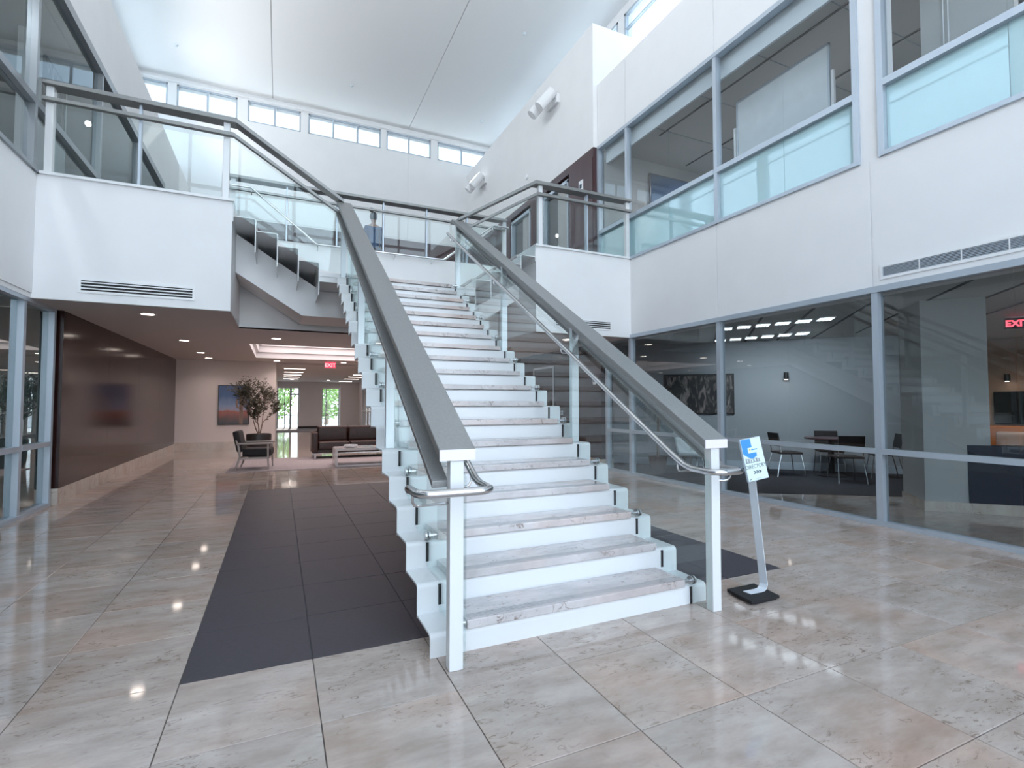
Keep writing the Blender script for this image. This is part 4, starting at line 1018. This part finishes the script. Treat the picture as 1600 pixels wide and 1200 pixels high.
# palm
def palm(x, y, z0, label, h_=1.6, n_=16, seed=1):
    r_ = random.Random(seed); t = thing('potted_palm', label, 'potted plant', (x, y, z0))
    MB().lathe([(.14, 0), (.18, .3), (.19, .34), (.16, .34), (.001, .30)], (0, 0, 0), 18).build('planter', 'pot', t, smooth=True)
    MB().tube([(0, 0, .3), (.02, 0, h_*.7)], .02, 8).build('stem', 'bark', t)
    m = MB()
    for i in range(n_):
        a = r_.uniform(0, 2*PI); L_ = r_.uniform(.4, .65); up = r_.uniform(.3, 1.0); p = Vector((.02, 0, h_*.7)); prev = None
        for k in range(7):
            f_ = k/6; c = p+Vector((math.cos(a)*L_*f_, math.sin(a)*L_*f_, up*L_*f_-1.0*L_*f_*f_)); sd = Vector((-math.sin(a), math.cos(a), 0))*(.028*math.sin(PI*min(.95, f_+.12)))
            if prev: m.add([prev[0], prev[1], c+sd, c-sd], [(0, 1, 2, 3)])
            prev = (c-sd, c+sd)
    o = m.build('fronds', 'leaf', t); o['kind'] = 'stuff'
palm(7.0, 8.2, .006, 'tall potted palm behind the glass right of the dark panelling', 2.0, 16, 5)
palm(8.0, 2.2, Z2+.01, 'potted palm in the upper room at the top right corner', 2.3, 20, 9)
# ================================================================== UPPER ROOMS
t = thing('whiteboard', 'large freestanding whiteboard behind the upper right glazing', 'whiteboard', (7.15, 5.43, Z2+.01))
MB().box(-.012, .012, -.80, .80, 1.10, 2.30).build('board', 'board', t)
MB().box(-.02, .02, -.82, -.79, 1.08, 2.32).box(-.02, .02, .79, .82, 1.08, 2.32).box(-.02, .02, -.82, .82, 2.30, 2.33).box(-.02, .02, -.82, .82, 1.07, 1.10).build('board_frame', 'alu', t)
for y in (-.86, .86): MB().box(-.02, .02, y-.02, y+.02, .05, 1.9).box(-.3, .3, y-.02, y+.02, .02, .06).build('leg', 'white', t)
t = thing('framed_picture', 'dark rectangular wall screen at the back of the upper right room', 'picture', (8.3, 9.21, 6.35))
MB().box(-.62, .62, -.05, 0, -.36, .36).build('frame', 'wood2', t); MB().box(-.6, .6, -.054, -.05, -.34, .34).build('print', 'cloth', t)
t = thing('blind_cord', 'white looped blind cord hanging behind the top right glazing', 'cord', (7.17, 3.2, 5.6))
MB().tube([(0, 0, .9), (0, .0, .1), (0, .02, .05), (0, .05, .1), (0, .05, .85)], .006, 6).build('cord', 'white', t)
t = thing('framed_picture', 'tall dark abstract picture behind the upper left glazing', 'picture', (-3.495, 10.68, 6.56), PI/2)
MB().box(-.42, .42, -.04, 0, -.5, .38).build('frame', 'black', t); MB().box(-.40, .40, -.043, -.04, -.48, .36).build('print', 'art', t)
struct('wall_room_left_inner', 'greyl', (-3.6, -3.5, 9.7, 11.3, Z2, 7.0))
plate(XL+.013, 15.75, 5.1, .12, .16, 'small dark card reader on the upper left wall', 'black', 1, 'alu')
# ================================================================== PERSON
def skin_figure():
    root = thing('person', 'person with hair in a bun and blue-grey jacket standing behind the rear guard', 'person', (2.0, 12.4, Z2+.006), PI)
    def skin(name, verts, edges, mat, parent, sub=2):
        me = bpy.data.meshes.new(name); me.from_pydata([v[:3] for v in verts], [], []); me = None
        bm = bmesh.new(); me = bpy.data.meshes.new(name)
        me.from_pydata([v[:3] for v in verts], edges, []); me.update()
        o = bpy.data.objects.new(name, me); COL.objects.link(o); o.parent = parent
        me.materials.append(M[mat]) if isinstance(mat, str) else [me.materials.append(M[q]) for q in mat]
        sm = o.modifiers.new('skin', 'SKIN'); sl = me.skin_vertices[0] if me.skin_vertices else None
        if sl is None:
            bpy.context.view_layer.objects.active = o
            sl = me.skin_vertices[0] if me.skin_vertices else None
        if sl:
            for i, v in enumerate(verts): sl.data[i].radius = (v[3], v[4] if len(v) > 4 else v[3])
            sl.data[0].use_root = True
        ss = o.modifiers.new('sub', 'SUBSURF'); ss.levels = sub; ss.render_levels = sub
        bm.free(); return o
    V = [(0, 0, .93, .14, .105), (0, 0, 1.10, .125, .095), (0, 0, 1.27, .155, .11), (0, 0, 1.37, .13, .09), (0, 0, 1.43, .05, .05), (0, -.005, 1.49, .052, .055), (0, -.015, 1.56, .075, .09), (0, -.01, 1.64, .072, .088),
         (.155, 0, 1.335, .058, .058), (.205, .02, 1.12, .047, .047), (.205, -.04, .90, .034, .034), (.20, -.06, .82, .025, .04),
         (-.155, 0, 1.335, .058, .058), (-.205, .02, 1.12, .047, .047), (-.205, -.04, .90, .034, .034), (-.20, -.06, .82, .025, .04),
         (.09, 0, .84, .095, .10), (.10, -.01, .48, .06, .062), (.10, .01, .10, .042, .045), (.10, -.12, .04, .04, .035),
         (-.09, 0, .84, .095, .10), (-.10, -.01, .48, .06, .062), (-.10, .01, .10, .042, .045), (-.10, -.12, .04, .04, .035)]
    E_ = [(0, 1), (1, 2), (2, 3), (3, 4), (4, 5), (5, 6), (6, 7), (3, 8), (8, 9), (9, 10), (10, 11), (3, 12), (12, 13), (13, 14), (14, 15), (0, 16), (16, 17), (17, 18), (18, 19), (0, 20), (20, 21), (21, 22), (22, 23)]
    skin('body', V, E_, 'skin', root)
    k = 1.14
    J = [(v[0], v[1], v[2], v[3]*k+.006, v[4]*k+.006) for v in (V[0], V[1], V[2], V[3], V[8], V[9], V[10], V[12], V[13], V[14])]+[(0, 0, .80, .18, .13)]
    skin('jacket', J, [(0, 1), (1, 2), (2, 3), (3, 4), (4, 5), (5, 6), (3, 7), (7, 8), (8, 9), (0, 10)], 'cloth', root)
    Tt = [(v[0], v[1], v[2], v[3]*1.1+.004, v[4]*1.1+.004) for v in (V[0], V[16], V[17], V[18], V[20], V[21], V[22])]
    skin('trousers', Tt, [(0, 1), (1, 2), (2, 3), (0, 4), (4, 5), (5, 6)], 'trouser', root)
    MB().lathe([(.001, .105), (.05, .095), (.085, .05), (.092, 0), (.085, -.05), (.06, -.085)], (0, .018, 1.62), 16).build('hair', 'hair', root, smooth=True)
    MB().lathe([(.001, .058), (.042, .038), (.055, 0), (.042, -.038), (.001, -.058)], (.055, .03, 1.765), 12).build('hair_bun', 'hair', root, smooth=True)
    MB().tube([(0, -.095, 1.60), (0, -.118, 1.575), (0, -.10, 1.565)], .01, 8).build('nose', 'skin', root)
    for sx in (-1, 1):
        MB().lathe([(.001, .009), (.009, 0), (.001, -.009)], (sx*.03, -.088, 1.605), 8).build('eye', 'black', root)
        for q, (dx, L_) in enumerate(((-.018, .06), (-.006, .072), (.006, .068), (.018, .052))):
            MB().tube([(sx*.20+dx*.4, -.065+dx, .80), (sx*.20+dx*.4, -.07+dx, .80-L_*.5), (sx*.195, -.06+dx, .80-L_)], .008, 6).build('finger', 'skin', root)
        MB().tube([(sx*.195, -.085, .83), (sx*.185, -.11, .80), (sx*.185, -.11, .775)], .009, 6).build('thumb', 'skin', root)
    MB().box(-.025, .025, -.1, -.094, 1.538, 1.546).build('mouth', 'wood2', root)
skin_figure()
# ================================================================== OUTSIDE
def tree(x, y, h_, r_, label, seed):
    rr_ = random.Random(seed); t = thing('tree', label, 'tree', (x, y, -.04), group=None)
    MB().tube([(0, 0, 0), (.1, 0, h_*.55)], .14, 8, radii=[.16, .09]).build('trunk', 'bark', t, smooth=True)
    m = MB()
    for i in range(1500):
        while True:
            v = Vector((rr_.uniform(-1, 1), rr_.uniform(-1, 1), rr_.uniform(-1, 1)))
            if v.length < 1: break
        p = Vector((v.x*r_, v.y*r_, h_*.58+v.z*h_*.48)); a = Vector((rr_.uniform(-1, 1), rr_.uniform(-1, 1), rr_.uniform(-1, 1))).normalized(); b = a.orthogonal().normalized(); s_ = rr_.uniform(.07, .16)
        m.add([p-a*s_, p+b*s_*.6, p+a*s_, p-b*s_*.6], [(0, 1, 2, 3)])
    o = m.build('foliage', 'tree', t); o['kind'] = 'stuff'
tree(-.3, 37, 3.4, 1.3, 'leafy green tree outside the left corridor window', 1); tree(3.0, 37.5, 3.2, 1.5, 'bright green tree outside the right corridor window', 2)
tree(5.8, 42, 5, 2.2, 'larger tree farther beyond the right corridor window', 3); tree(-3.2, 42, 4.6, 2, 'larger tree farther beyond the left corridor window', 4)
t = thing('garden_wall', 'low pale wall outside beyond the corridor windows', 'wall', (0, 39.5, -.04))
MB().box(-9, 12, 0, .25, 0, .75).build('wall_body', 'wall', t); MB().box(-9, 12, -.03, .28, .75, .82).build('coping', 'mbase', t)
